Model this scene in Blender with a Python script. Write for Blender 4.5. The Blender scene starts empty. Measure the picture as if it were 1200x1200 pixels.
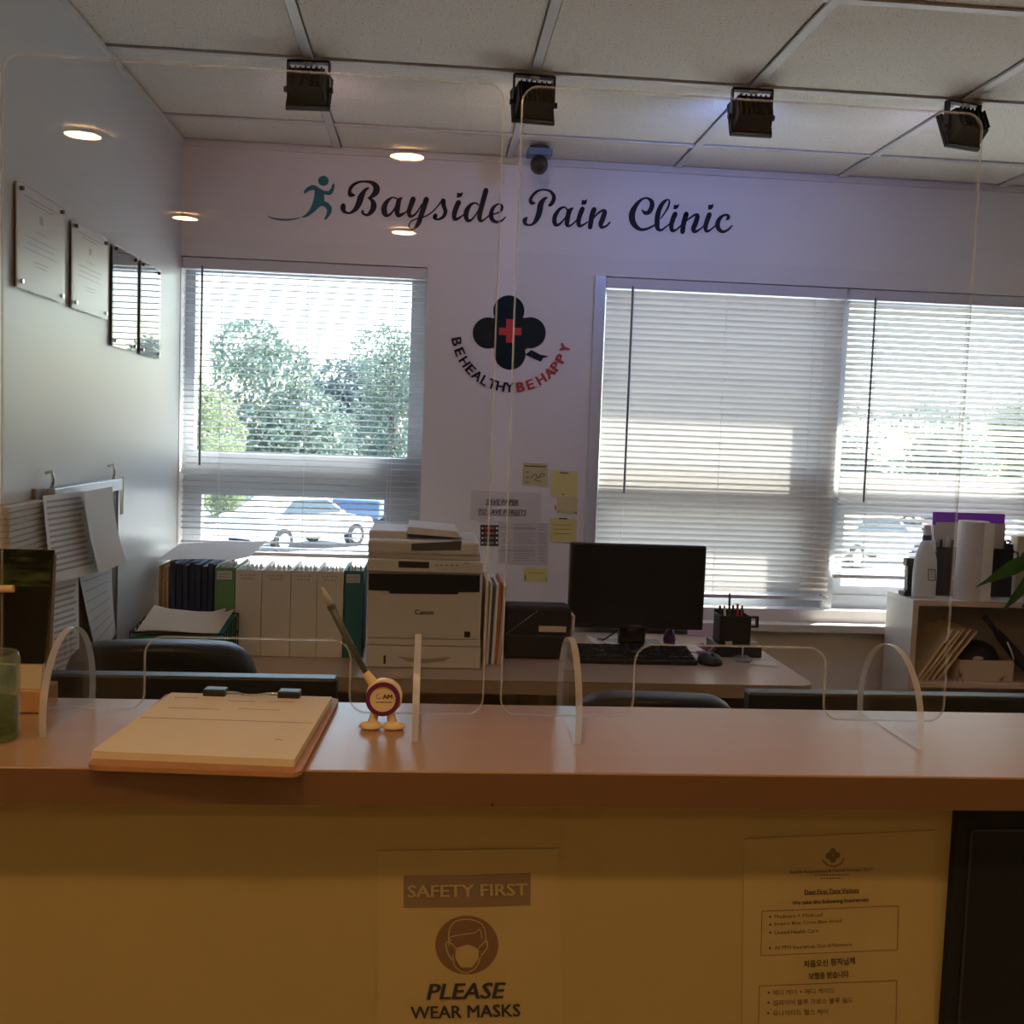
import bpy, bmesh, math, random
from mathutils import Vector, Matrix
random.seed(7)
S = bpy.context.scene
COL = S.collection

# ------------------------------------------------------------------ camera
F, YAW, PITCH, ROLL = 1250.66, 0.0801, -0.0727, 0.0362
CAMZ = 1.45
def _axes():
    cy, sy, cp, sp = math.cos(YAW), math.sin(YAW), math.cos(PITCH), math.sin(PITCH)
    fw = Vector((sy*cp, cy*cp, sp)); r = Vector((cy, -sy, 0)); u = r.cross(fw)
    c, s = math.cos(ROLL), math.sin(ROLL)
    return fw, c*r + s*u, -s*r + c*u
FW, RT, UP = _axes()
CAM = Vector((0, 0, CAMZ))
cd = bpy.data.cameras.new('camera'); cam = bpy.data.objects.new('camera', cd); COL.objects.link(cam)
cd.sensor_width = 36; cd.lens = 36*F/1200; cd.clip_start = .02; cd.clip_end = 500
m = Matrix.Identity(4)
for i in range(3):
    m[i][0] = RT[i]; m[i][1] = UP[i]; m[i][2] = -FW[i]; m[i][3] = CAM[i]
cam.matrix_world = m
S.camera = cam
def ray(x, y): return FW + (x-600)/F*RT - (y-600)/F*UP
def onY(x, y, Y): d = ray(x, y); return CAM + d*(Y/d.y)
def onZ(x, y, Z): d = ray(x, y); return CAM + d*((Z-CAMZ)/d.z)
def onX(x, y, X): d = ray(x, y); return CAM + d*(X/d.x)
def rect(x0, y0, x1, y1, Y):
    """pixel rectangle on the plane Y -> X0, X1, Z0, Z1"""
    xm, ym = (x0+x1)/2, (y0+y1)/2
    return onY(x0, ym, Y).x, onY(x1, ym, Y).x, onY(xm, y1, Y).z, onY(xm, y0, Y).z

# ------------------------------------------------------------------ world, sun, exposure
SUN_DIR = Vector((-1.15, -1.0, -1.75)).normalized()
W = bpy.data.worlds.new('sky'); S.world = W; W.use_nodes = True
nt = W.node_tree; bg = nt.nodes['Background']
sky = nt.nodes.new('ShaderNodeTexSky'); sky.sky_type = 'NISHITA'; sky.sun_disc = False
sky.sun_elevation = math.asin(-SUN_DIR.z); sky.sun_rotation = math.atan2(-SUN_DIR.x, -SUN_DIR.y)
sky.air_density = 1.3; sky.dust_density = .8; sky.ozone_density = 1.0
nt.links.new(sky.outputs[0], bg.inputs[0]); bg.inputs[1].default_value = 0.34
sd = bpy.data.lights.new('sun', 'SUN'); sd.energy = 19.0; sd.angle = .0093; sd.color = (1, .95, .86)
so = bpy.data.objects.new('sun', sd); COL.objects.link(so)
so.rotation_euler = SUN_DIR.to_track_quat('-Z', 'Y').to_euler(); so.location = (6, 9, 12)
S.view_settings.view_transform = 'Standard'; S.view_settings.look = 'None'
S.view_settings.gamma = 1; S.view_settings.use_curve_mapping = False
S.view_settings.exposure = 1.2

# ------------------------------------------------------------------ materials
MATS = {}
def mat(name, rgb, rough=.55, metal=0., noise=None, bump=None, spec=.5, emit=None, trans=0., coat=0., stretch=None):
    if name in MATS: return MATS[name]
    mt = bpy.data.materials.new(name); mt.use_nodes = True; n = mt.node_tree.nodes; l = mt.node_tree.links
    b = n['Principled BSDF']
    b.inputs['Base Color'].default_value = (*rgb, 1); b.inputs['Roughness'].default_value = rough
    b.inputs['Metallic'].default_value = metal; b.inputs['Specular IOR Level'].default_value = spec
    b.inputs['Coat Weight'].default_value = coat
    if emit: b.inputs['Emission Color'].default_value = (*emit[0], 1); b.inputs['Emission Strength'].default_value = emit[1]
    tc = n.new('ShaderNodeTexCoord'); mp = n.new('ShaderNodeMapping'); l.new(tc.outputs['Object'], mp.inputs[0])
    if stretch: mp.inputs['Scale'].default_value = stretch
    sc, amt = noise or (14, .06)
    nz = n.new('ShaderNodeTexNoise'); nz.inputs['Scale'].default_value = sc; nz.inputs['Detail'].default_value = 5
    l.new(mp.outputs[0], nz.inputs['Vector'])
    mx = n.new('ShaderNodeMix'); mx.data_type = 'RGBA'
    mx.inputs['A'].default_value = (*[c*(1-amt) for c in rgb], 1)
    mx.inputs['B'].default_value = (*[min(1, c*(1+amt)) for c in rgb], 1)
    l.new(nz.outputs['Fac'], mx.inputs['Factor']); l.new(mx.outputs['Result'], b.inputs['Base Color'])
    if bump:
        nb = n.new('ShaderNodeTexNoise'); nb.inputs['Scale'].default_value = bump[0]; nb.inputs['Detail'].default_value = 4
        l.new(mp.outputs[0], nb.inputs['Vector'])
        bm_ = n.new('ShaderNodeBump'); bm_.inputs['Strength'].default_value = bump[1]; bm_.inputs['Distance'].default_value = .01
        l.new(nb.outputs['Fac'], bm_.inputs['Height']); l.new(bm_.outputs[0], b.inputs['Normal'])
    if trans:
        out = n['Material Output']; tr = n.new('ShaderNodeBsdfTranslucent'); l.new(mx.outputs['Result'], tr.inputs[0])
        ms = n.new('ShaderNodeMixShader'); ms.inputs[0].default_value = trans
        l.new(b.outputs[0], ms.inputs[1]); l.new(tr.outputs[0], ms.inputs[2]); l.new(ms.outputs[0], out.inputs[0])
    MATS[name] = mt
    return mt
def clear(name, tint=(.97, .98, .98), ior=1.49, rough=0., haze=0., hazecol=(.9, .95, 1)):
    mt = bpy.data.materials.new(name); mt.use_nodes = True; n = mt.node_tree.nodes; l = mt.node_tree.links
    n.remove(n['Principled BSDF']); out = n['Material Output']
    tb = n.new('ShaderNodeBsdfTransparent'); tb.inputs[0].default_value = (*tint, 1)
    gl = n.new('ShaderNodeBsdfGlossy'); gl.inputs['Roughness'].default_value = rough
    fr = n.new('ShaderNodeFresnel')
    ge = n.new('ShaderNodeNewGeometry'); mr = n.new('ShaderNodeMapRange')      # same reflectance on the way in and on the way out of a thin pane
    mr.inputs['To Min'].default_value = ior; mr.inputs['To Max'].default_value = 1/ior
    l.new(ge.outputs['Backfacing'], mr.inputs['Value']); l.new(mr.outputs[0], fr.inputs[0])
    ms = n.new('ShaderNodeMixShader'); l.new(fr.outputs[0], ms.inputs[0]); l.new(tb.outputs[0], ms.inputs[1]); l.new(gl.outputs[0], ms.inputs[2])
    last = ms
    if haze:
        df = n.new('ShaderNodeBsdfDiffuse'); df.inputs[0].default_value = (*hazecol, 1)
        tl = n.new('ShaderNodeBsdfTranslucent'); tl.inputs[0].default_value = (*hazecol, 1)
        a = n.new('ShaderNodeMixShader'); a.inputs[0].default_value = .5; l.new(df.outputs[0], a.inputs[1]); l.new(tl.outputs[0], a.inputs[2])
        b = n.new('ShaderNodeMixShader'); b.inputs[0].default_value = haze; l.new(ms.outputs[0], b.inputs[1]); l.new(a.outputs[0], b.inputs[2])
        last = b
    l.new(last.outputs[0], out.inputs[0])
    MATS[name] = mt
    return mt
def emission(name, rgb, st):
    mt = bpy.data.materials.new(name); mt.use_nodes = True; n = mt.node_tree.nodes; l = mt.node_tree.links
    n.remove(n['Principled BSDF']); e = n.new('ShaderNodeEmission'); e.inputs[0].default_value = (*rgb, 1); e.inputs[1].default_value = st
    l.new(e.outputs[0], n['Material Output'].inputs[0]); MATS[name] = mt
    return mt

WALLP = mat('wall_paint', (.78, .745, .735), .5, noise=(3, .03), bump=(160, .05))
WALLG = mat('wall_paint_satin', (.63, .66, .69), .32, noise=(3, .03), bump=(40, .04))
WARMP = mat('lobby_paint', (.36, .30, .22), .6, noise=(3, .03))
TILE = mat('ceiling_tile', (.87, .81, .71), .9, noise=(60, .06), bump=(260, .5))
_n = TILE.node_tree.nodes; _l = TILE.node_tree.links; _b = _n['Principled BSDF']     # small dark pits over the tile
_p = _n.new('ShaderNodeTexNoise'); _p.inputs['Scale'].default_value = 170; _p.inputs['Detail'].default_value = 1; _l.new([q for q in _n if q.type == 'MAPPING'][0].outputs[0], _p.inputs['Vector'])
_r = _n.new('ShaderNodeValToRGB'); _r.color_ramp.elements[0].position = .26; _r.color_ramp.elements[0].color = (.35, .33, .31, 1); _r.color_ramp.elements[1].position = .36; _r.color_ramp.elements[1].color = (1, 1, 1, 1)
_l.new(_p.outputs['Fac'], _r.inputs[0]); _m = _n.new('ShaderNodeMix'); _m.data_type = 'RGBA'; _m.blend_type = 'MULTIPLY'; _m.inputs['Factor'].default_value = 1
_l.new(_b.inputs['Base Color'].links[0].from_socket, _m.inputs['A']); _l.new(_r.outputs[0], _m.inputs['B']); _l.new(_m.outputs['Result'], _b.inputs['Base Color'])
TBAR = mat('ceiling_bar', (.70, .67, .63), .5)
FLOOR = mat('floor_vinyl', (.70, .63, .52), .5, noise=(6, .12))
ALU = mat('aluminium', (.62, .67, .72), .4, .35)
WINF = mat('window_frame_paint', (.52, .57, .62), .45)
GLASS = clear('window_glass', (.95, .97, .96), 1.45)
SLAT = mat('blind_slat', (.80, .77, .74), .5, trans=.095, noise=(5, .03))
SLATO = mat('blind_slat_shaded', (.60, .60, .62), .5, trans=.03, noise=(5, .03))  # same white slats, with their backlit shade put into the colour
SLATD = mat('blind_rail', (.66, .64, .66), .5)
CORD = mat('blind_cord', (.80, .80, .78), .7)
WAND = mat('tilt_wand', (.20, .21, .25), .3)
ACR = clear('acrylic_sheet', (.975, .98, .98), 1.42)
ACRE = clear('acrylic_edge', (.88, .89, .89), 1.8, .12, haze=.22, hazecol=(1, 1, 1))
ACRF = clear('acrylic_foot_edge', (.9, .9, .9), 2.0, .15, haze=.42, hazecol=(1, 1, 1))  # white mixed in stands for window light passing through the foot edges
TOPM = mat('counter_laminate', (.40, .255, .155), .28, noise=(5, .07), stretch=(1, 8, 1))
EDGEM = mat('counter_edge', (.15, .075, .038), .4, noise=(5, .08), stretch=(1, 1, 8))
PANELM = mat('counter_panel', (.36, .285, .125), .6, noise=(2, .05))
BLKP = mat('black_panel', (.010, .012, .018), .5, spec=.2)
DESKM = mat('desk_laminate', (.52, .37, .27), .3, noise=(5, .06), stretch=(1, 8, 1))
DESKE = mat('desk_edge', (.36, .27, .20), .45)
BLACK = mat('black_plastic', (.015, .016, .018), .4)
BLACKM = mat('black_matte', (.02, .02, .022), .7)
SCREEN = mat('screen_black', (.018, .019, .021), .25)
LEATH = mat('black_leather', (.014, .015, .018), .42, bump=(90, .15))
WHITE = mat('white_plastic', (.78, .75, .71), .42)
WHITEP = mat('printer_white', (.74, .70, .65), .45)
PAPER = mat('paper', (.84, .82, .79), .75, trans=.05)
PAPERB = mat('paper_grey', (.66, .66, .67), .8)
INK = mat('ink', (.02, .02, .025), .6)
INKG = mat('ink_grey', (.28, .28, .29), .7)
NAVY = mat('navy_vinyl', (.010, .011, .035), .6, spec=.15)
TEALV = mat('teal_vinyl', (.025, .20, .24), .6, spec=.15)
CLOVM = mat('clover_vinyl', (.006, .018, .025), .6, spec=.15)
REDV = mat('red_vinyl', (.55, .03, .035), .5)
YELLOW = mat('sticky_yellow', (.72, .62, .24), .8)
GREENB = mat('binder_green', (.14, .33, .14), .5)
TEALB = mat('binder_teal', (.02, .17, .20), .5)
BLUEF = mat('folder_navy', (.035, .05, .12), .6)
MANILA = mat('manila', (.66, .48, .28), .75, noise=(30, .06))
WOOD = mat('sorter_wood', (.50, .29, .14), .6, noise=(10, .15), stretch=(8, 8, 1))
CLIPW = mat('clipboard_wood', (.38, .19, .09), .55, noise=(60, .15))
PADP = mat('pad_paper', (.70, .62, .51), .75)
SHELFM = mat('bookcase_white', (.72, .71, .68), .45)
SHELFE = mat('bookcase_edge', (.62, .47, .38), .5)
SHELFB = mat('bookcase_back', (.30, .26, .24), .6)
PURPLE = mat('purple_card', (.33, .09, .55), .5, trans=.3)
PINK = mat('pink_card', (.60, .40, .48), .7)
CHROME = mat('chrome', (.7, .7, .72), .18, 1.0)
LEAF = mat('leaf_green', (.05, .15, .03), .4, noise=(20, .3), trans=.2)
CREAM = mat('cream_plastic', (.78, .62, .40), .4)
RINGP = mat('purple_ring', (.13, .015, .11), .35)

# ------------------------------------------------------------------ mesh builder
class MB:
    def __init__(s): s.v = []; s.f = []; s.mi = []
    def add(s, vs, fs, M=None, mi=0):
        o = len(s.v)
        for p in vs:
            p = Vector(p); s.v.append(M @ p if M else p)
        for f in fs: s.f.append([i+o for i in f]); s.mi.append(mi)
        return s
    def box(s, x0, x1, y0, y1, z0, z1, M=None, mi=0):
        v = [(x, y, z) for z in (z0, z1) for y in (y0, y1) for x in (x0, x1)]
        return s.add(v, [(0,2,3,1), (4,5,7,6), (0,1,5,4), (2,6,7,3), (0,4,6,2), (1,3,7,5)], M, mi)
    def hexa(s, a, b, mi=0):
        """two matching quads (lists of 4 points) joined into a solid"""
        return s.add(list(a)+list(b), [(0,3,2,1), (4,5,6,7), (0,1,5,4), (1,2,6,5), (2,3,7,6), (3,0,4,7)], None, mi)
    def lathe(s, prof, seg=24, M=None, mi=0, cap=True):
        v = []; f = []
        for r, z in prof:
            for k in range(seg):
                a = 2*math.pi*k/seg; v.append((r*math.cos(a), r*math.sin(a), z))
        n = len(prof)
        for i in range(n-1):
            for k in range(seg):
                k2 = (k+1) % seg; f.append((i*seg+k, i*seg+k2, (i+1)*seg+k2, (i+1)*seg+k))
        if cap:
            f.append(tuple(reversed(range(seg)))); f.append(tuple(range((n-1)*seg, n*seg)))
        return s.add(v, f, M, mi)
    def cyl(s, p, q, r, seg=12, r2=None, mi=0):
        p, q = Vector(p), Vector(q); d = q-p
        M = Matrix.Translation(p) @ d.to_track_quat('Z', 'Y').to_matrix().to_4x4()
        return s.lathe([(r, 0), (r if r2 is None else r2, d.length)], seg, M, mi)
    def tube(s, pts, r, seg=8, mi=0):
        pts = [Vector(p) for p in pts]; v = []; f = []; n = len(pts)
        prev = None
        for i, p in enumerate(pts):
            t = (pts[min(i+1, n-1)] - pts[max(i-1, 0)]).normalized()
            a = t.orthogonal().normalized() if prev is None else (prev - t*prev.dot(t)).normalized()
            prev = a; b = t.cross(a)
            rr = r[i] if isinstance(r, (list, tuple)) else r
            for k in range(seg):
                w = 2*math.pi*k/seg; v.append(p + rr*(math.cos(w)*a + math.sin(w)*b))
        for i in range(n-1):
            for k in range(seg):
                k2 = (k+1) % seg; f.append((i*seg+k, i*seg+k2, (i+1)*seg+k2, (i+1)*seg+k))
        f.append(tuple(reversed(range(seg)))); f.append(tuple(range((n-1)*seg, n*seg)))
        return s.add(v, f, None, mi)
    def prism(s, poly, d, mi=0, mside=None):
        """polygon of 3-D points pushed along the vector d"""
        poly = [Vector(p) for p in poly]; d = Vector(d); n = len(poly)
        o = len(s.v); s.v += poly + [p+d for p in poly]
        s.f.append([o+i for i in range(n)]); s.mi.append(mi)
        s.f.append([o+n+i for i in reversed(range(n))]); s.mi.append(mi)
        for i in range(n):
            j = (i+1) % n; s.f.append([o+i, o+n+i, o+n+j, o+j]); s.mi.append(mi if mside is None else mside)
        return s
    def sheet(s, grid):
        """rows of points -> a surface"""
        o = len(s.v); R = len(grid); C = len(grid[0])
        for row in grid: s.v += [Vector(p) for p in row]
        for i in range(R-1):
            for j in range(C-1):
                s.f.append([o+i*C+j, o+i*C+j+1, o+(i+1)*C+j+1, o+(i+1)*C+j]); s.mi.append(0)
        return s
BASE = {}
def mesh_obj(name, mb, mats, smooth=False, off=Vector((0, 0, 0))):
    me = bpy.data.meshes.new(name)
    me.from_pydata([tuple(p-off) for p in mb.v], [], mb.f)
    for mm in (mats if isinstance(mats, (list, tuple)) else [mats]): me.materials.append(mm)
    if any(mb.mi): me.polygons.foreach_set('material_index', mb.mi)
    bm = bmesh.new(); bm.from_mesh(me); bmesh.ops.recalc_face_normals(bm, faces=bm.faces); bm.to_mesh(me); bm.free()
    if smooth: me.polygons.foreach_set('use_smooth', [True]*len(me.polygons))
    me.update()
    o = bpy.data.objects.new(name, me); COL.objects.link(o)
    return o
def fin(o, bev=0, smooth=False, sub=0):
    if bev:
        b = o.modifiers.new('bevel', 'BEVEL'); b.width = bev; b.segments = 2; b.limit_method = 'ANGLE'; b.angle_limit = .6
    if sub:
        q = o.modifiers.new('sub', 'SUBSURF'); q.levels = sub; q.render_levels = sub
    if smooth:
        for p in o.data.polygons: p.use_smooth = True
    return o
def tag(o, label, cat=None, group=None, kind=None):
    o['label'] = label
    if cat: o['category'] = cat
    if group: o['group'] = group
    if kind: o['kind'] = kind
    return o
def thing(name, label, cat, base, group=None):
    o = bpy.data.objects.new(name, None); COL.objects.link(o); o.location = base; o.empty_display_size = .05
    BASE[o] = Vector(base)
    return tag(o, label, cat, group)
def part(name, mb, mats, parent, bev=0, smooth=False, label=None, sub=0):
    base = BASE[parent]
    o = mesh_obj(name, mb, mats, False, base); o.parent = parent; BASE[o] = base
    if label: o['label'] = label
    return fin(o, bev, smooth, sub)
def solo(name, mb, mats, label, cat, group=None, bev=0, smooth=False, sub=0):
    c = sum((p for p in mb.v), Vector())/len(mb.v); c.z = min(p.z for p in mb.v)
    o = mesh_obj(name, mb, mats, False, c); o.location = c; BASE[o] = c
    tag(o, label, cat, group)
    return fin(o, bev, smooth, sub)
def struct(name, mb, mats, label, bev=0):
    o = mesh_obj(name, mb, mats); BASE[o] = Vector((0, 0, 0)); tag(o, label, kind='structure')
    return fin(o, bev)

# ---- text and strokes (flat print, laid on the surface that carries it)
_tc = {}
def text2d(body, bold=0., shear=0.):
    key = (body, bold, shear)
    if key not in _tc:
        cu = bpy.data.curves.new('t', 'FONT'); cu.body = body; cu.size = 1; cu.shear = shear; cu.resolution_u = 2
        ob = bpy.data.objects.new('t', cu); me = ob.to_mesh()
        vs = [v.co.copy() for v in me.vertices]; fs = [tuple(p.vertices) for p in me.polygons]
        ob.to_mesh_clear(); bpy.data.objects.remove(ob); bpy.data.curves.remove(cu)
        _tc[key] = (vs, fs)
    return _tc[key]
def ptext(mb, body, cx, cy, w, h, mp, slope=0., bold=0., shear=0., rot=None, left=False):
    """text whose box is w x h pixels, centred at pixel (cx, cy), laid on a surface by mp(px, py)"""
    vs, fs = text2d(body, 0., shear)
    if not vs: return
    xs = [v.x for v in vs]; ys = [v.y for v in vs]; x0, x1, y0, y1 = min(xs), max(xs), min(ys), max(ys)
    sx = w/(x1-x0); sy = h/(y1-y0)
    a = rot if rot is not None else math.atan(slope); c, s = math.cos(a), math.sin(a)
    out = []
    for v in vs:
        u = (v.x-(x0+x1)/2)*sx; t = -(v.y-(y0+y1)/2)*sy
        out.append((u, t))
    for i, (du, dt) in enumerate([(0, 0)] if not bold else [(-bold, -bold*.4), (bold, bold*.4), (bold, -bold*.4), (-bold, bold*.4)]):
        ps = [mp(cx + (u+du*sx)*c - (t+dt*sy)*s, cy + (u+du*sx)*s + (t+dt*sy)*c) for u, t in out]
        mb.add([p + (CAM-p)*(.0002*i) for p in ps], fs)        # the strokes that thicken bold type lie in thin layers, not in one plane
def crom(pts, n=6):
    P = [pts[0]] + list(pts) + [pts[-1]]; out = []
    for i in range(1, len(P)-2):
        p0, p1, p2, p3 = P[i-1:i+3]
        for k in range(n):
            t = k/n
            out.append(tuple(.5*((2*b) + (-a+c)*t + (2*a-5*b+4*c-d)*t*t + (-a+3*b-3*c+d)*t**3) for a, b, c, d in zip(p0, p1, p2, p3)))
    out.append(tuple(pts[-1]))
    return out
def stroke(mb, pts, mp, n=6):
    q = crom(pts, n); L = []; R = []
    for i, (x, y, w) in enumerate(q):
        a = q[max(i-1, 0)]; b = q[min(i+1, len(q)-1)]
        dx, dy = b[0]-a[0], b[1]-a[1]; l = math.hypot(dx, dy) or 1
        nx, ny = -dy/l, dx/l; w = max(w, .3)/2
        L.append((x+nx*w, y+ny*w)); R.append((x-nx*w, y-ny*w))
    o = len(mb.v); N = len(q)
    for p in L + R: mb.v.append(mp(*p))
    for i in range(N-1): mb.f.append([o+i, o+i+1, o+N+i+1, o+N+i]); mb.mi.append(0)
    for (x, y, w), in ((q[0],), (q[-1],)):
        pdisc(mb, x, y, w*.46, mp, 10)
def pdisc(mb, x, y, r, mp, seg=24, ry=None):
    ry = ry or r
    o = len(mb.v)
    for k in range(seg):
        a = 2*math.pi*k/seg; mb.v.append(mp(x+r*math.cos(a), y+ry*math.sin(a)))
    mb.f.append(list(range(o, o+seg))); mb.mi.append(0)
def ppoly(mb, pts, mp):
    o = len(mb.v); mb.v += [mp(*p) for p in pts]; mb.f.append(list(range(o, o+len(pts)))); mb.mi.append(0)
def pline(mb, x0, y0, x1, y1, w, mp):
    dx, dy = x1-x0, y1-y0; l = math.hypot(dx, dy); nx, ny = -dy/l*w/2, dx/l*w/2
    ppoly(mb, [(x0+nx, y0+ny), (x1+nx, y1+ny), (x1-nx, y1-ny), (x0-nx, y0-ny)], mp)

# ================================================================== SETTING
YW, XL, XR, YF, ZC = 3.89, -.8885, 2.75, -3.2, 2.43
T = .6096
X0, Y3 = -.3515, 2.9877          # ceiling grid origin
WT = .16                         # back wall thickness
# window openings on the back wall: X0, X1, Z0, Z1
WZ0, WZ1 = onY(830, 712, YW).z, 2.035
wl = (onY(206, 450, YW).x, onY(497, 450, YW).x)
wr_split = onY(986, 500, YW).x
wr = (onY(689, 600, YW).x, 0)
wr = (onY(703, 500, YW).x - .03, wr_split + (wr_split - onY(703, 500, YW).x) + .01)
wl = (max(wl[0], XL+.002), wl[1])
mb = MB()
xs = [XL-.2, wl[0], wl[1], wr[0], wr[1], XR+.2]
for i in (0, 2, 4): mb.box(xs[i], xs[i+1], YW, YW+WT, 0, ZC+.05)
for i in (1, 3):
    mb.box(xs[i], xs[i+1], YW, YW+WT, 0, WZ0); mb.box(xs[i], xs[i+1], YW, YW+WT, WZ1, ZC+.05)
struct('wall_back', mb, WALLP, 'pale mauve-grey painted back wall with the clinic lettering and windows')
struct('wall_left', MB().box(XL-.12, XL, 1.7, YW, 0, ZC), WALLG, 'satin light grey left wall with framed certificates')
struct('wall_left_return', MB().box(-2.3, XL-.12, 1.7, 1.82, 0, ZC), WARMP, 'short return wall beside the lobby')
struct('wall_left_lobby', MB().box(-2.42, -2.3, YF, 1.82, 0, ZC), WARMP, 'beige left wall of the waiting area')
struct('wall_right', MB().box(XR, XR+.12, YF, YW, 0, ZC), mat('office_paint', (.78, .73, .66), .6), 'beige right wall of the office')
struct('wall_front', MB().box(-2.42, XR+.12, YF-.12, YF, 0, ZC), mat('lobby_dark', (.12, .09, .06), .6), 'dark brown wall behind the waiting area')
struct('floor', MB().box(-2.42, XR+.12, YF-.12, YW+WT, -.1, 0), FLOOR, 'brown vinyl floor of the reception office')
# ceiling: slab, bars and tiles
ceil = struct('ceiling', MB().box(-2.6, XR+.3, YF-.3, YW+WT, ZC+.05, ZC+.12)
              .box(-2.6, XL-.12, 1.82, YW+WT, ZC-.02, ZC).box(-2.6, -2.5, YF-.3, YW+WT, ZC, ZC+.05).box(XR+.12, XR+.3, YF-.3, YW+WT, ZC, ZC+.05)  # unseen perimeter strips and soffit added to stop sky light leaking in
              .box(-2.6, XR+.3, YF-.3, YF-.12, ZC, ZC+.05), TILE, 'suspended ceiling of speckled square tiles')
kx = range(-4, 6); ky = range(-11, 2)
def ceil_child(name, me, loc):
    o = bpy.data.objects.new(name, me); COL.objects.link(o); o.parent = ceil; o.location = loc
    return o
tm = MB(); h = T/2-.016; tm.box(-h, h, -h, h, 0, .015)
t0 = mesh_obj('ceiling_tile', tm, TILE); t0.parent = ceil; first = True
bx = MB().box(-.012, .012, YF, YW-.001, 0, .007); by = MB().box(-T/2+.0125, T/2-.0125, -.012, .012, .0015, .007)
b0 = mesh_obj('grid_runner', bx, TBAR); b0.parent = ceil
c0 = mesh_obj('grid_cross_bar', by, TBAR); c0.parent = ceil
ft = fb = fc = True
for i in kx:
    x = X0 + i*T
    if x > XR: continue
    if fb: b0.location = (x, 0, ZC); fb = False
    else: ceil_child('grid_runner', b0.data, (x, 0, ZC))
    for j in ky:
        y = Y3 + j*T
        cxm, cym = x+T/2, y+T/2
        if cym > YW+.05 and y < YW-.05 or cym <= YW+.05:
            # the row by the back wall is cut to fit
            if y + T > YW:
                d = YW - y
                q = mesh_obj('ceiling_tile', MB().box(-h, h, .0125, d-.004, 0, .015), TILE); q.parent = ceil; q.location = (cxm, y, ZC+.008)
            elif ft: t0.location = (cxm, cym, ZC+.008); ft = False
            else: ceil_child('ceiling_tile', t0.data, (cxm, cym, ZC+.008))
        if y < YW:
            if fc: c0.location = (cxm, y, ZC); fc = False
            else: ceil_child('grid_cross_bar', c0.data, (cxm, y, ZC))
struct('trim_1', MB().box(XL, XR, YW-.012, YW, ZC-.018, ZC), TBAR, 'thin wall angle under the ceiling along the back wall')
struct('trim_2', MB().box(XL, XL+.012, 1.7, YW-.012, ZC-.012, ZC), TBAR, 'thin wall angle under the ceiling along the left wall')
struct('baseboard_back', MB().box(XL, XR, YW-.012, YW, 0, .1), BLACKM, 'dark rubber baseboard along the back wall')
struct('trim_3', MB().box(XL-.5, XR+.5, YW+WT, YW+WT+.33, 2.33, 2.40), WINF, 'outside eave shading the tops of the windows')
# sill under the right hand windows
struct('trim_4', MB().box(wr[0]-.02, wr[1]+.02, YW-.07, YW, WZ0-.075, WZ0-.045), SHELFM, 'pale ledge below the right hand windows', bev=.004)

def window(n, x0, x1, label, rail0=1.225, rail1=1.345, lowin=.05):
    o = struct('window_%d' % n, MB().box(x0, x1, YW+.075, YW+.13, WZ0, WZ0+.05).box(x0, x1, YW+.075, YW+.13, WZ1-.045, WZ1)
               .box(x0, x0+.035, YW+.075, YW+.13, WZ0+.05, WZ1-.045).box(x1-.055, x1, YW+.075, YW+.13, WZ0+.05, WZ1-.045)
               .box(x0+.035, x1-.055, YW+.07, YW+.13, rail0, rail1), WINF, label)
    part('window_pane', MB().box(x0+.035, x1-.055, YW+.10, YW+.104, rail1, WZ1-.045), GLASS, o)
    a, b, c, d = x0+.035, x1-.055, WZ0+.05, rail0
    s = part('sash_frame', MB().box(a, b, YW+.08, YW+.12, c, c+.035).box(a, b, YW+.08, YW+.12, d-.035, d)
             .box(a, a+lowin*.6, YW+.08, YW+.12, c+.035, d-.035).box(b-lowin*1.6, b, YW+.08, YW+.12, c+.035, d-.035), WINF, o)
    part('sash_pane', MB().box(a+lowin*.6, b-lowin*1.6, YW+.10, YW+.104, c+.035, d-.035), GLASS, s)
    return o
window(1, wl[0], wl[1], 'grey framed window beside the left wall, trees showing outside')
window(2, wr[0], wr_split, 'grey framed window behind the computer monitor, covered by a closed blind')
window(3, wr_split, wr[1], 'grey framed window above the white bookcase')
struct('trim_5', MB().box(wr[0]-.012, wr[0]+.03, YW-.012, YW+.075, WZ0, WZ1), ALU, 'aluminium edge strip left of the closed blind', bev=.003)
struct('trim_6', MB().box(wr_split-.02, wr_split+.02, YW+.045, YW+.075, WZ0, WZ1), ALU, 'aluminium mullion between the two right windows')

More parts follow.
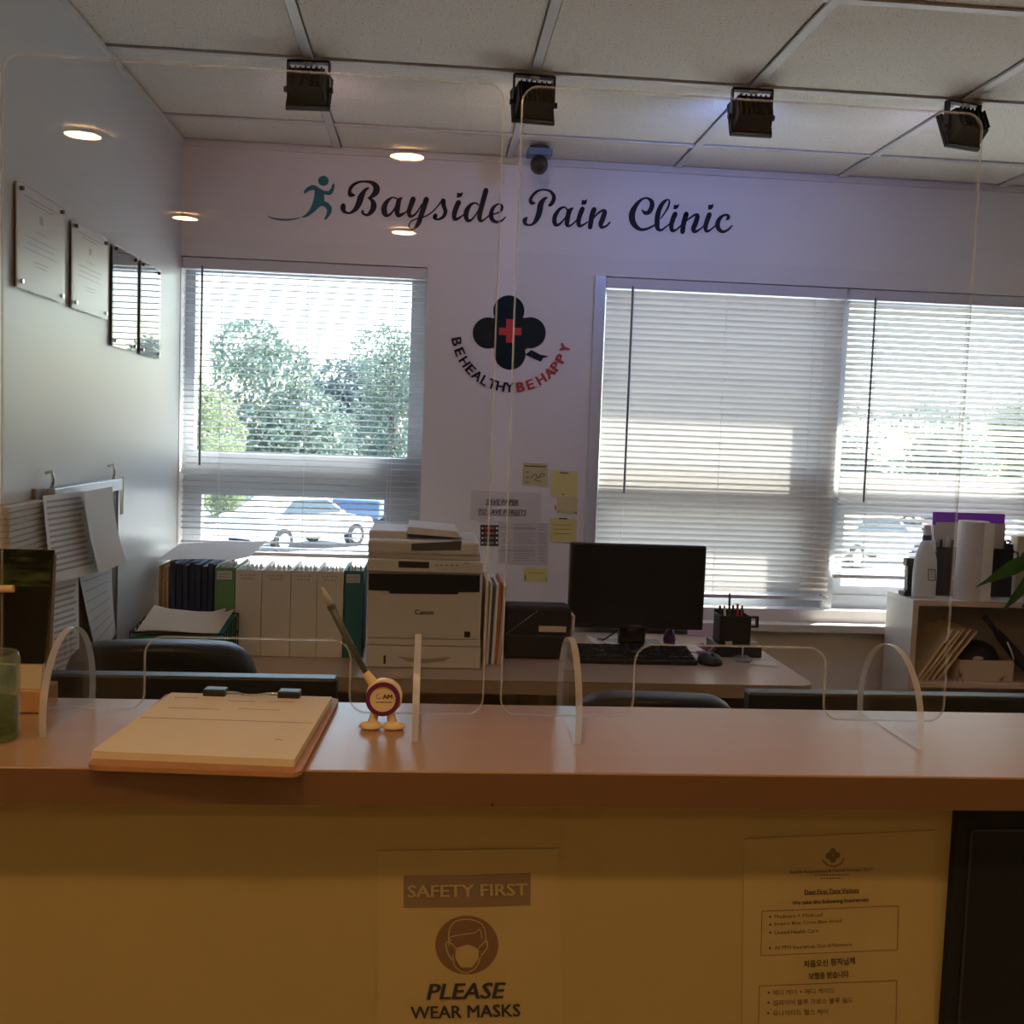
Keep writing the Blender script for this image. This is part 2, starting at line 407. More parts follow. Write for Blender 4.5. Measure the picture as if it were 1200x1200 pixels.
# ================================================================== BLINDS
def blind(label, x0, x1, ztop, zbot, tilt, y=YW+.022, wand_px=None, wandlen=.7, droop=0, cords=(.1, .5, .88), zrail=True, pitch=.0215):
    t = thing('venetian_blind', label, 'blind', ((x0+x1)/2, y, ztop), 'venetian blinds on the windows')
    part('headrail', MB().box(x0, x1, y-.02, y+.02, ztop-.038, ztop), SLATD, t, bev=.002)
    # one slat, crowned, tilted about its length
    w = .0255; L = (x1-x0)/2-.004; rows = []
    for k in range(5):
        s = (k/4-.5); yy = s*w; zz = -.0038*(s*2)**2
        rows.append([(-L, yy, zz), (0, yy, zz), (L, yy, zz)])
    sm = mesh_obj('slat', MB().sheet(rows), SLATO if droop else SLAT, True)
    sm.parent = t
    z = ztop-.055; n = 0; first = True
    while z > zbot+.012:
        o = sm if first else bpy.data.objects.new('slat', sm.data)
        if not first: COL.objects.link(o); o.parent = t
        first = False
        a = tilt + random.uniform(-.03, .03); ry = random.uniform(-.001, .001)
        k = (zbot + droop - z)
        if droop and k > 0:
            ry += .010*math.sin(n*1.7); a += .5*math.sin(n*2.3)*k/droop
        o.location = (0, random.uniform(-.0005, .0005), z-ztop); o.rotation_euler = (a, ry, 0)
        z -= pitch; n += 1
    part('bottom_rail', MB().box(x0+.004, x1-.004, y-.013, y+.013, zbot-.008, zbot+.006), SLATD, t, bev=.002)
    for c in cords:
        xx = x0 + c*(x1-x0)
        part('ladder_cord', MB().cyl((xx, y-.0165, zbot), (xx, y-.0165, ztop-.03), .0010, 6), CORD, t)
    if wand_px is not None:
        p = onY(wand_px[0], wand_px[1], y-.03); q = onY(wand_px[2], wand_px[3], y-.03)
        part('tilt_wand', MB().cyl((p.x, y-.032, ztop-.03), (p.x, y-.032, q.z), .0042, 8), WAND, t)
    return t
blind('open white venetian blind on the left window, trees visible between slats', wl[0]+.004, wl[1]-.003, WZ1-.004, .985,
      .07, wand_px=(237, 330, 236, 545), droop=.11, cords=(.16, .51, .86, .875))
blind('closed white venetian blind behind the computer monitor', wr[0]+.032, wr_split-.006, WZ1-.004, onY(830, 700, YW+.02).z+.008,
      -1.12, wand_px=(742, 330, 734, 578), cords=(.11, .5, .87, .92))
blind('half-tilted venetian blind above the white bookcase', wr_split+.006, wr[1]-.006, WZ1-.004, onY(1030, 676, YW+.02).z,
      -.62, wand_px=(1026, 350, 1013, 588), cords=(.12, .5, .87))

# ================================================================== CEILING FITTINGS
FL = [((363, 71), -.10, (1.0, .62, .75), .8, 'nearest the left wall'),
      ((621, 88), .10, (1.0, .75, .60), .7, 'above the security camera'),
      ((886, 104), .0, (.20, .34, 1.0), 3.0, 'glowing blue at its sides'),
      ((1136, 119), .28, (.60, .55, 1.0), 1.1, 'nearest the right edge')]
for i, ((px, py), yaw, rgb, pw, wh) in enumerate(FL):
    x = X0 + i*T; y = Y3
    t = thing('flood_light', 'small black flood light on the ceiling grid, ' + wh, 'flood light', (x, y, ZC), 'black flood lights on the ceiling')
    R = Matrix.Translation((x, y, ZC)) @ Matrix.Rotation(yaw, 4, 'Z')
    b = MB(); w = .056
    b.box(-w, w, -.012, .012, -.006, -.001, R)
    for s in (-1, 1): b.box(s*w-.002, s*w+.002, -.010, .010, -.085, -.001, R)
    part('bracket', b, BLACK, t)
    part('fixing_clip', MB().box(-.012, .012, -.014, -.006, -.016, -.006, R), WHITE, t)
    Q = R @ Matrix.Translation((0, 0, -.075)) @ Matrix.Rotation(-.42, 4, 'X')   # front face looks at the wall and a little down
    f = MB()
    a = [(-.048, -.045, -.030), (.048, -.045, -.030), (.048, -.045, .034), (-.048, -.045, .034)]
    c = [(-.054, .012, -.046), (.054, .012, -.046), (.054, .012, .046), (-.054, .012, .046)]
    f.hexa([Q @ Vector(p) for p in a], [Q @ Vector(p) for p in c])
    f.box(-.058, .058, .004, .0125, -.051, .051, Q)
    part('housing', f, BLACK, t, bev=.002)
    for k in range(7):
        xx = -.042 + k*.014
        part('cooling_fin', MB().box(xx-.0015, xx+.0015, -.056, -.044, -.026, .030, Q), BLACKM, t)
    part('bezel', MB().box(-.060, .060, .012, .022, -.052, -.044, Q).box(-.060, .060, .012, .022, .044, .052, Q)
         .box(-.060, -.052, .012, .022, -.044, .044, Q).box(.052, .060, .012, .022, -.044, .044, Q), BLACK, t, bev=.002)
    part('lens', MB().box(-.052, .052, .012, .015, -.044, .044, Q), emission('flood_glow_%d' % i, rgb, pw*1.2), t)
    for s in (-1, 1):
        part('knob', MB().cyl(R @ Vector((s*.056, 0, -.075)), R @ Vector((s*.066, 0, -.075)), .008, 10), BLACK, t)
    ld = bpy.data.lights.new('flood_lamp', 'SPOT'); ld.energy = pw*1.0; ld.color = rgb; ld.spot_size = 2.7; ld.spot_blend = 1; ld.shadow_soft_size = .03
    lo = bpy.data.objects.new('flood_lamp', ld); COL.objects.link(lo)
    lo.location = Q @ Vector((0, .03, 0)); lo.rotation_euler = (Q.to_3x3() @ Vector((0, 1, 0))).to_track_quat('-Z', 'Y').to_euler()

# security camera
p = onY(632, 184, 3.70); base = Vector((p.x, 3.70, ZC))
t = thing('security_camera', 'small black dome security camera with a blue strip on the ceiling', 'camera', base)
part('mount', MB().lathe([(.035, -.012), (.035, -.001)], 20, Matrix.Translation(base)), BLACKM, t)
part('blue_strip', MB().box(base.x-.042, base.x+.042, 3.665, 3.735, ZC-.035, ZC-.012), mat('cam_blue', (.10, .20, .36), .4), t, bev=.003)
M_ = Matrix.Translation(base + Vector((0, -.005, -.062)))
part('dome', MB().lathe([(.004, -.033), (.016, -.029), (.027, -.017), (.031, 0), (.027, .017), (.016, .027)], 20, M_), BLACK, t, smooth=True)
part('lens', MB().cyl(M_ @ Vector((0, -.024, -.010)), M_ @ Vector((0, -.034, -.014)), .013, 16), SCREEN, t)

# warm recessed downlights of the waiting area (the acrylic sheets mirror them)
YP = 1.32
DLE = emission('downlight_glow', (1.0, .60, .25), 68)
n = 0
for (px, py), wh in (((97, 156), 'left one nearer the counter'), ((477, 181), 'right one nearer the counter'),
                     ((217, 254), 'left one farther from the counter'), ((473, 271), 'right one farther from the counter'),
                     ((None, (-1.2, .36)), 'left one just before the counter'), ((None, (-.10, .36)), 'middle one just before the counter'), ((None, (1.0, .36)), 'right one just before the counter')):
    if px is None: x, y = py
    else: v = onZ(px, py, ZC); x, y = v.x, 2*YP - v.y
    t = thing('downlight', 'round warm downlight over the waiting area, ' + wh, 'downlight', (x, y, ZC), 'warm downlights of the waiting area')
    M_ = Matrix.Translation((x, y, ZC))
    part('trim_ring', MB().lathe([(.060, -.010), (.088, -.012), (.092, -.001), (.060, -.001)], 32, M_, cap=False), CREAM, t, smooth=True)
    part('diffuser', MB().lathe([(.060, -.006), (.060, -.002)], 32, M_), DLE, t)

# ================================================================== RECEPTION COUNTER
YC0, YC1, ZT, ZB = 1.113, 1.397, 1.09, 1.053
XC0, XC1 = -.80, 2.3
t = thing('reception_counter', 'long brown laminate reception counter with a cream front', 'counter', (0, YC0, 0))
part('counter_top', MB().box(XC0, XC1, YC0, YC1, ZB, ZT), TOPM, t, bev=.0015)
part('edge_band', MB().box(XC0, XC1, YC0-.002, YC0, ZB, ZT-.0015), EDGEM, t)
YPN = YC0+.055
xb = onY(1113, 1000, YPN).x
part('front_panel', MB().box(XC0, xb, YPN, YPN+.02, 0, ZB), PANELM, t)
bp = part('black_panel', MB().box(xb, XC1, YPN-.012, YPN+.02, 0, ZB), BLKP, t, bev=.002, label='black panel at the right end of the counter front')
g0 = onY(1132, 968, YPN)
part('panel_groove', MB().box(g0.x, XC1-.05, YPN-.014, YPN-.012, g0.z-.0015, g0.z+.0015).box(g0.x-.0015, g0.x+.0015, YPN-.014, YPN-.012, .1, g0.z), BLACK, bp)
part('back_panel', MB().box(XC0, XC1, YC1-.05, YC1-.03, 0, ZB), PANELM, t)
part('work_surface', MB().box(XC0, XC1, YC1-.03, YC1+.52, .71, .74), DESKM, t, bev=.003)
for x in (XC0+.02, .7, XC1-.04): part('support_panel', MB().box(x, x+.02, YC1-.03, YC1+.48, 0, .71), DESKM, t)
part('screw', MB().cyl(onY(577, 943, YC0-.002), onY(577, 943, YC0-.002)+Vector((0, -.0015, 0)), .0016, 8), BLACK, t)

# ---- acrylic guards
def arc(cx, cz, r, a0, a1, n=8):
    return [(cx+r*math.cos(math.radians(a0+(a1-a0)*k/n)), cz+r*math.sin(math.radians(a0+(a1-a0)*k/n))) for k in range(n+1)]
def guard(x0, x1, c0, c1, ztop, zcut, label):
    t = thing('sneeze_guard', label, 'screen', ((x0+x1)/2, YP, ZT), 'acrylic screens on the counter')
    zb = ZT+.006; R = .022; r = .022
    def outline(d):
        q = r-d; w = R+d
        return arc(x0+r, zb+r, q, 180, 270) + arc(c0-r, zb+r, q, 270, 360) + arc(c0+R, zcut-R, w, 180, 90) + arc(c1-R, zcut-R, w, 90, 0) \
            + arc(c1+r, zb+r, q, 180, 270) + arc(x1-r, zb+r, q, 270, 360) + arc(x1-R, ztop-R, q, 0, 90) + arc(x0+R, ztop-R, q, 90, 180)
    P, I = outline(0), outline(.0022); n = len(P); k = MB()
    for y, (s, e) in ((YP-.002, (0, 0)), (YP+.002, (0, 0))):      # two clear faces
        k.add([(x, y, z) for x, z in I], [list(range(n))], None, 0)
    for a, ya, b, yb in ((I, YP-.002, P, YP-.0008), (P, YP-.0008, P, YP+.0008), (P, YP+.0008, I, YP+.002)):   # polished, slightly rounded rim
        k.add([(x, ya, z) for x, z in a] + [(x, yb, z) for x, z in b], [(i, (i+1) % n, n+(i+1) % n, n+i) for i in range(n)], None, 1)
    part('sheet', k, [ACR, ACRE], t, label='clear acrylic sheet with a pass-through cut-out')
    for fx in ((x0+c0)/2, (c1+x1)/2):
        Rf = .090; h0 = .018; a = math.degrees(math.asin(h0/Rf))
        Q = [(YP-.015+y, ZT+.001+h0+z) for y, z in arc(0, 0, Rf, -a, 180+a, 36)]
        part('foot', MB().prism([(fx-.004, y, z) for y, z in Q], (.008, 0, 0), 0, 1), [ACR, ACRF], t, label='half-round clear acrylic foot')
gx = lambda px, py=843: onY(px, py, YP).x
zt = onY(577, 97, YP).z
guard(gx(1), gx(566), gx(170), gx(408), zt, onY(290, 749, YP).z, 'clear acrylic sneeze guard on the counter, left one behind the clipboard')
guard(gx(585), gx(1106), gx(742), gx(963), zt, onY(850, 758, YP).z, 'clear acrylic sneeze guard on the counter, right one before the monitor')

# ---- clipboard with a pad
cb = [onZ(100, 897, ZT+.006), onZ(352, 906, ZT+.006), onZ(398, 818, ZT+.006), onZ(196, 812, ZT+.006)]
t = thing('clipboard', 'brown hardboard clipboard with a cream paper pad, over the counter edge', 'clipboard', (cb[0].x, cb[0].y, ZT))
ctr = sum(cb, Vector())/4
def rounded(q, r, n=4):
    out = []
    for i in range(4):
        p, a, b = q[i], q[i-1], q[(i+1) % 4]
        d1 = (a-p).normalized(); d2 = (b-p).normalized()
        s, e = p+d1*r, p+d2*r
        for k in range(n+1):
            u = k/n; out.append((1-u)**2*s + 2*u*(1-u)*p + u*u*e)
    return out
dn = Vector((0, 0, .004))
low = [Vector((p.x, p.y, ZT+.001)) for p in cb]
part('board', MB().prism(rounded(low, .014), (0, 0, .005)), CLIPW, t)
pd = [onZ(x, y, ZT+.014) for x, y in ((107, 880), (345, 890), (389, 816.5), (201, 811.5))]
pd = [Vector((p.x, p.y, ZT+.006)) for p in pd]
part('paper_pad', MB().prism(pd, (0, 0, .008)), PADP, t)
zz = ZT+.0145
def bil(u, v):   # position on the pad
    a = pd[0].lerp(pd[1], u); b = pd[3].lerp(pd[2], u); p = a.lerp(b, v); return Vector((p.x, p.y, zz))
k = MB()
k.tube([bil(.02, .52), bil(.98, .52)], .0003, 4)
for a, b, v in ((.06, .2, .9), (.4, .56, .86), (.62, .8, .87), (.1, .4, .7), (.5, .75, .72), (.84, .88, .25)):
    k.tube([bil(a, v), bil((a+b)/2, v+.004), bil(b, v)], .0003, 4)
part('printed_lines', k, mat('faint_print', (.45, .34, .22), .8), t)['kind'] = 'stuff'
ud = (low[1]-low[0]).normalized(); vd = (low[3]-low[0]).normalized()
for u in (.28, .74):
    p = bil(u, .975); c = MB().box(-.014, .014, -.008, .012, -.004, .008, Matrix.Translation(p) @ Matrix.Rotation(math.atan2(ud.y, ud.x), 4, 'Z'))
    part('clip_jaw', c, BLACK, t, bev=.002)
w = [bil(.30, .97), bil(.40, .965), bil(.46, .93), bil(.51, .92), bil(.56, .93), bil(.62, .965), bil(.72, .97)]
part('clip_wire', MB().tube([p+Vector((0, 0, .004)) for p in [Vector(q) for q in crom([tuple(v) for v in w], 4)]], .0016, 8), CHROME, t, smooth=True)

# ---- pen stand
yp = onZ(449, 853, ZT).y
t = thing('pen_stand', 'cream round pen stand with purple ring on two small feet', 'pen holder', onZ(449, 851, ZT))
C = onY(449, 817, yp); px = yp/F*1.0
TY = lambda y: Matrix.Translation((C.x, y, C.z)) @ Matrix.Rotation(math.pi/2, 4, 'X')
r = 21.5*px
part('body', MB().lathe([(r*.9, -.008), (r, -.005), (r, .005), (r*.92, .009)], 40, Matrix.Translation((C.x+.0012, yp, C.z+.001)) @ Matrix.Rotation(math.pi/2, 4, 'X')), CREAM, t, smooth=False)
part('ring', MB().lathe([(r*.70, .009), (r*.70, .0115), (r*.93, .0115), (r*.95, .008)], 40, TY(yp), cap=False), RINGP, t)
part('face', MB().lathe([(r*.71, .008), (r*.71, .0098)], 40, TY(yp)), mat('cream_face', (.80, .64, .42), .5), t)
mp = lambda x, y: onY(x, y, yp-.0102)
k = MB(); ptext(k, 'AM', 454, 816.5, 11, 5, mp, bold=.03); pline(k, 440, 823, 459, 823, .8, mp)
part('printed_mark', k, INK, t)
k = MB(); stroke(k, [(445, 813, .8), (442, 814, 1), (441, 817, 1), (444, 819, 1), (447, 817, 1)], mp); part('printed_emblem', k, INKG, t)
k = MB()
for s, fx in ((-1, 440), (1, 457)):
    a = onY(fx, 834, yp); b = onY(448+s*17, 850, yp)
    f = MB().tube([(a.x, yp, a.z+.004), ((a.x*.75+b.x*.25), yp-.002, a.z*.5+ZT*.5+.002), (b.x*.5+a.x*.5, yp-.006, ZT+.006)], [.0048, .0055, .006], 10)
    e = MB().lathe([(.2, -.3), (.8, -.25), (1, 0), (.8, .55), (.4, .8), (.05, .9)], 16, Matrix.Translation((a.x*.45+b.x*.55, yp-.006, ZT+.0032)) @ Matrix.Diagonal((.0145, .011, .0085, 1)))
    f.add(e.v, e.f); part('foot', f, CREAM, t, smooth=True)
s0 = onY(437, 800, yp); s1 = onY(428, 788, yp)
part('socket', MB().cyl(s0, s1, .0062, 14, .005), CREAM, t, smooth=False)
p0 = onY(430, 790.5, yp); p1 = onY(403, 741, yp); p2 = onY(388, 710, yp); p3 = onY(377, 688, yp)
t = thing('pen', 'grey pen leaning left out of the round pen stand', 'pen', p0)
part('barrel', MB().tube([p0, p1, p2], [.0032, .0042, .0045], 12), mat('pen_grey', (.075, .085, .085), .4), t, smooth=True)
part('grip', MB().cyl(p2.lerp(p1, .12), p2.lerp(p3, .05), .0052, 12), mat('pen_dark', (.07, .06, .06), .5), t)
part('tip', MB().tube([p2, p2.lerp(p3, .5), p3], [.0042, .0032, .0016], 12), mat('pen_tip', (.36, .36, .35), .3), t, smooth=True)

# ---- glass jar at the left edge
yb = onZ(8, 866, ZT).y; jb = onY(-12, 866, yb); jx = jb.x
t = thing('glass_jar', 'clear glass jar with green leaves in water at the left end', 'jar', (jx, yb, ZT))
jr = onY(22, 820, yb).x - jx; jh = onY(8, 766, yb).z - ZT
M_ = Matrix.Translation((jx, yb, ZT+.001))
part('jar_wall', MB().lathe([(jr*.9, 0), (jr, .005), (jr, jh-.008), (jr*.93, jh), (jr*.86, jh), (jr*.93, jh-.01), (jr*.93, .008), (jr*.85, .006)], 36, M_, cap=False), clear('jar_glass', (.93, .96, .93), 1.45, 0, .10, (.7, .8, .7)), t, smooth=True)
part('jar_base', MB().lathe([(jr*.9, 0), (jr*.9, .006)], 36, M_), clear('jar_glass_base', (.8, .88, .8), 1.45, 0, .3, (.6, .75, .5)), t)
part('water', MB().lathe([(jr*.90, .008), (jr*.90, jh*.45)], 36, M_), clear('jar_water', (.55, .75, .40), 1.33, 0, .35, (.15, .33, .06)), t)
k = MB()
for i in range(26):
    a = random.uniform(0, 6.28); rr = random.uniform(0, jr*.75); z = random.uniform(.014, jh*.42)
    c = Vector((jx+rr*math.cos(a), yb+rr*math.sin(a), ZT+z)); d = Vector((random.uniform(-1, 1), random.uniform(-1, 1), random.uniform(-.3, 1))).normalized()*.010
    n_ = d.orthogonal().normalized()*.004
    k.add([c-d, c+n_, c+d, c-n_], [(0, 1, 2, 3)])
part('green_leaves', k, mat('jar_leaf', (.05, .20, .03), .5), t)
k = MB(); a = onY(2, 800, yb)
k.lathe([(jr*.87, jh*.55), (jr*.87, jh*.80)], 30, M_, cap=False); part('label_band', k, clear('jar_label', (.55, .75, .7), 1.3, .3, .35, (.25, .45, .38)), t)

# ---- desk calendar with a dark forest picture
yk = onZ(40, 836, ZT).y
t = thing('desk_calendar', 'dark forest picture on a wooden easel at the left end', 'calendar', onZ(30, 836, ZT))
xa = onY(-60, 740, yk).x
def lean(px, py):  # face of the easel leans back a little
    p = onY(px, py, yk); p.y += (p.z-ZT)*.12; return p
ztp = onY(30, 647, yk).z; zpb = onY(30, 779, yk).z
xr1 = onY(55, 700, yk).x
def slab(x0, x1, z0, z1, d0, d1, x1b=None):
    x1b = x1 if x1b is None else x1b
    ya = yk+(z0-ZT)*.12; yb_ = yk+(z1-ZT)*.12
    return MB().hexa([(x0, ya+d0, z0), (x1b, ya+d0, z0), (x1, yb_+d0, z1), (x0, yb_+d0, z1)], [(x0, ya+d1, z0), (x1b, ya+d1, z0), (x1, yb_+d1, z1), (x0, yb_+d1, z1)])
xq = onY(48, 779, yk).x
fm = bpy.data.materials.new('forest_picture'); fm.use_nodes = True; n_ = fm.node_tree.nodes; l_ = fm.node_tree.links
tc = n_.new('ShaderNodeTexCoord'); mpn = n_.new('ShaderNodeMapping'); mpn.inputs['Scale'].default_value = (10, 10, 38); l_.new(tc.outputs['Object'], mpn.inputs[0])
nz = n_.new('ShaderNodeTexNoise'); nz.inputs['Scale'].default_value = 2.2; nz.inputs['Detail'].default_value = 6; l_.new(mpn.outputs[0], nz.inputs['Vector'])
cr = n_.new('ShaderNodeValToRGB'); e = cr.color_ramp.elements; e[0].position = .42; e[0].color = (.004, .006, .003, 1); e[1].position = .68; e[1].color = (.07, .10, .03, 1)
l_.new(nz.outputs['Fac'], cr.inputs[0]); l_.new(cr.outputs[0], n_['Principled BSDF'].inputs['Base Color']); n_['Principled BSDF'].inputs['Roughness'].default_value = .6; n_['Principled BSDF'].inputs['Specular IOR Level'].default_value = .15
zmid = onY(30, 690, yk).z
bd = part('picture_board', slab(xa, xr1, zpb, ztp, 0, .004, xq), mat('picture_dark', (.010, .010, .008), .6, spec=.15), t)
part('forest_print', slab(xa, xr1-.002, zmid, ztp-.001, -.0006, 0, xr1-.003), fm, bd)
part('wooden_stick', MB().cyl(onY(-40, 690, yk-.002), onY(16, 690, yk-.002), .0045, 10), MANILA, bd)
part('backing_board', slab(xa, onY(64, 660, yk+.06).x, ZT+.001, ztp-.01, .035, .045), mat('easel_brown', (.22, .12, .06), .6), t)
part('cream_strip', slab(xa, onY(47, 794, yk).x, onY(30, 808, yk).z, zpb-.001, -.001, .010), PADP, t)
part('wooden_base', MB().box(xa, onY(52, 820, yk).x, yk-.004, yk+.05, ZT+.001, onY(30, 808, yk).z-.0005), WOOD, t, bev=.002)

# ---- monitors behind the counter, seen from the back
def rear_monitor(x0, x1, ztop, label):
    y = YC1+.34; b = ((x0+x1)/2, y, .74); t = thing('computer_monitor', label, 'monitor', b)
    part('housing', MB().box(x0, x1, y-.018, y+.018, ztop-.29, ztop), BLACK, t, bev=.004)
    part('screen', MB().box(x0+.012, x1-.012, y+.018, y+.019, ztop-.27, ztop-.012), SCREEN, t)
    part('neck', MB().box(b[0]-.03, b[0]+.03, y-.045, y-.018, .757, ztop-.1), BLACK, t, bev=.004)
    part('base', MB().box(b[0]-.11, b[0]+.11, y-.11, y+.08, .741, .757), BLACK, t, bev=.004)
ym = YC1+.34
rear_monitor(onY(52, 793, ym).x, onY(396, 796, ym).x, onY(220, 793, ym-.018).z, 'back of a black monitor behind the counter, below the black office chair')
rear_monitor(onY(875, 814, ym).x, onY(875, 814, ym).x+.50, onY(1000, 814, ym-.018).z, 'back of a black monitor behind the counter, below the bookcase')

# ================================================================== OFFICE CHAIRS
def chair(loc, rz, width, ztop, label, lean_=.12):
    t = thing('office_chair', label, 'chair', loc, 'black office chairs')
    R = Matrix.Translation(loc) @ Matrix.Rotation(rz, 4, 'Z')
    # backrest: padded shell, rounded shoulders (chair faces -Y in its own frame, back at -Y towards the counter)
    def shell(y0, y1, infl):
        rows = []
        zs = [.50, .56, .66, .76, ztop-.16, ztop-.09, ztop-.045, ztop-.015, ztop]
        hw = [.40, .46, .50, .51, .51, .50, .475, .43, .33]
        for z, w in zip(zs, hw):
            row = []
            for j in range(9):
                u = j/4-1; x = u*w*width
                y = y0 + (z-.5)*-lean_ + infl*(1-u*u) + .05*u*u
                row.append(R @ Vector((x, y, z - .012*u*u)))
            rows.append(row)
        return rows
    fr = shell(-.235, 0, -.02); bk = shell(-.185, 0, .02); k = MB(); k.sheet(fr); k.sheet(bk)
    n = 9; m_ = 9
    o = n*m_
    for i in range(n-1):
        for j in (0, m_-1): k.f.append([i*m_+j, (i+1)*m_+j, o+(i+1)*m_+j, o+i*m_+j]); k.mi.append(0)
    for j in range(m_-1):
        for i in (0, n-1): k.f.append([i*m_+j, i*m_+j+1, o+i*m_+j+1, o+i*m_+j]); k.mi.append(0)
    part('backrest', k, LEATH, t, smooth=True, sub=1)
    part('seat', MB().box(-.25, .25, -.22, .26, .43, .51, R), LEATH, t, bev=.03)
    part('back_support', MB().box(-.03, .03, -.25, -.22, .42, .62, R).box(-.03, .03, -.25, 0, .40, .43, R), BLACK, t)
    part('gas_post', MB().cyl(R @ Vector((0, 0, .09)), R @ Vector((0, 0, .42)), .028, 14), BLACK, t)
    for a in range(5):
        w = a*2*math.pi/5; e = Vector((.27*math.cos(w), .27*math.sin(w), .065))
        l = part('base_leg', MB().tube([R @ Vector((0, 0, .10)), R @ e], [.026, .018], 8), BLACK, t)
        part('caster', MB().cyl(R @ (e+Vector((-.012, 0, -.035))), R @ (e+Vector((.012, 0, -.035))), .029, 14), BLACKM, l)
    for s in (-1, 1):
        part('armrest', MB().tube([R @ Vector((s*.26, .12, .45)), R @ Vector((s*.30, .12, .60)), R @ Vector((s*.30, .0, .66)), R @ Vector((s*.30, -.12, .66))], .017, 8), BLACK, t, smooth=True)
    return t
c1 = onY(206, 760, 2.45); zc1 = onY(206, 743, 2.45-.2).z
chair((c1.x, 2.45, 0), .1, .40, zc1, 'black leather office chair by the left wall, its rounded back showing')
c2 = onY(752, 806, 2.60); zc2 = onY(752, 806, 2.60-.2).z
chair((c2.x, 2.60, 0), -.05, .40, zc2, 'black office chair under the desk edge, only its top showing', .10)

# ================================================================== BACK DESK
YD, XD1 = 3.03, 1.165
t = thing('office_desk', 'taupe laminate office desk along the back wall', 'desk', (.1, YD, 0))
r = .05
P = [(XL+.004, YD), ] + [(XD1-r+r*math.cos(a), YD+r+r*math.sin(a)) for a in [(-90+11.25*k)*math.pi/180 for k in range(9)]] + [(XD1, YW-.075), (XL+.004, YW-.075)]
part('desk_top', MB().prism([(x, y, .700) for x, y in P], (0, 0, .04), 0, 1), [DESKM, DESKE], t)
for x in (XL+.02, .35, XD1-.14): part('leg_panel', MB().box(x, x+.025, YD+.08, YW-.09, 0, .70), DESKE, t)
part('modesty_panel', MB().box(XL+.05, XD1-.14, YW-.12, YW-.10, .25, .70), DESKE, t)
ZD = .74
def yon(x, y): return onZ(x, y, ZD).y

# ---- binders in a row
YB = yon(340, 770)
def binder(x0p, x1p, ytop, cov, label, group, marks=None, ybp=770, depth=.25):
    X0_, X1_, _, Z1_ = rect(x0p, ytop, x1p, ybp, YB); Z0_ = ZD+.001
    t = thing('ring_binder', label, 'binder', ((X0_+X1_)/2, YB, ZD), group)
    w = .004; g = .0008
    part('spine', MB().box(X0_+g, X1_-g, YB, YB+w, Z0_, Z1_), cov, t, bev=.0012)
    for a, b in ((X0_+g, X0_+g+w), (X1_-g-w, X1_-g)): part('cover', MB().box(a, b, YB+w, YB+depth, Z0_, Z1_), cov, t)
    part('pages', MB().box(X0_+w+.004, X1_-w-.004, YB+.02, YB+depth-.015, Z0_+.01, Z1_-.018), PAPER, t)
    nt_ = 7
    for q in range(nt_):
        xx = X0_+w+.008 + (X1_-X0_-2*w-.016)*q/(nt_-1); yy = YB+.05+.02*(q % 3)
        part('divider_tab', MB().box(xx-.0006, xx+.0006, yy, yy+.05, Z1_-.02, Z1_+.006), [PAPER, PAPERB][q % 2], t)
    mp = lambda x, y: onY(x, y, YB-.0008)
    if marks == 'hand':
        k = MB(); cx = (x0p+x1p)/2
        for yy, ww in ((ytop+6, 9), (ytop+10, 7)):
            for c in range(4):
                x = cx-ww+c*ww*.55
                stroke(k, [(x, yy+1, .5), (x+ww*.12, yy-1, .6), (x+ww*.22, yy+1, .5), (x+ww*.36, yy-.5, .5)], mp, 3)
        part('handwriting', k, INKG, t)
    elif marks == 'label':
        k = MB(); ppoly(k, [(x0p+3, ytop+4), (x1p-3, ytop+4), (x1p-3, ytop+14), (x0p+3, ytop+14)], mp); l = part('spine_label', k, PAPERB, t)
        k = MB(); mp2 = lambda x, y: onY(x, y, YB-.0014)
        for yy in (ytop+7.5, ytop+11): pline(k, x0p+5, yy, x1p-5, yy, .8, mp2)
        part('label_lines', k, INKG, l)
    return t
binder(251, 275, 665, GREENB, 'green ring binder at the left end of the binder row', None, 'label')
for i, (a, b, w) in enumerate(((275, 306, 'next to the green binder'), (306, 340, 'second from the green binder'), (340, 371, 'third from the green binder'), (371, 402, 'next to the teal binder'))):
    binder(a, b, 668+i*.6, WHITE, 'white ring binder with handwritten spine, ' + w, 'white ring binders on the desk', 'hand', 770+i*.4)
binder(403, 425, 669, TEALB, 'teal ring binder beside the white printer', None, 'label')

# ---- wooden file box with navy folders
yf = YW-.36; t = thing('file_box', 'wooden file box with navy folders in the desk corner', 'file box', onZ(225, 757, ZD))
a0, a1, _, zf = rect(186, 664, 262, 757, yf)
a0 = max(a0, XL+.012)
part('side', MB().box(a0, a0+.008, yf, yf+.25, ZD+.001, zf), WOOD, t); part('side', MB().box(a1-.008, a1, yf, yf+.25, ZD+.001, zf-.05), WOOD, t)
part('bottom', MB().box(a0+.008, a1-.008, yf, yf+.25, ZD+.001, ZD+.008), WOOD, t); part('back', MB().box(a0+.008, a1-.008, yf+.242, yf+.25, ZD+.008, zf), WOOD, t)
for q in range(2): solo('manila_folder', MB().box(a0+.010+q*.011, a0+.018+q*.011, yf+.006, yf+.23, ZD+.009, zf-.004), MANILA, 'thick manila folder in the wooden file box, ' + ('against the wall side', 'next to the navy folders')[q], 'folder', 'manila folders in the file box')
nf = 8; f0 = a0+.034; st = (a1-.012-f0)/nf
for q in range(nf):
    solo('navy_folder', MB().box(f0+q*st, f0+q*st+st*.8, yf+.004+.004*(q % 2), yf+.23, ZD+.009, zf+.012-.006*(q % 3)), BLUEF, 'dark navy hanging folder in the wooden file box', 'folder', 'navy folders in the file box')
rows = []
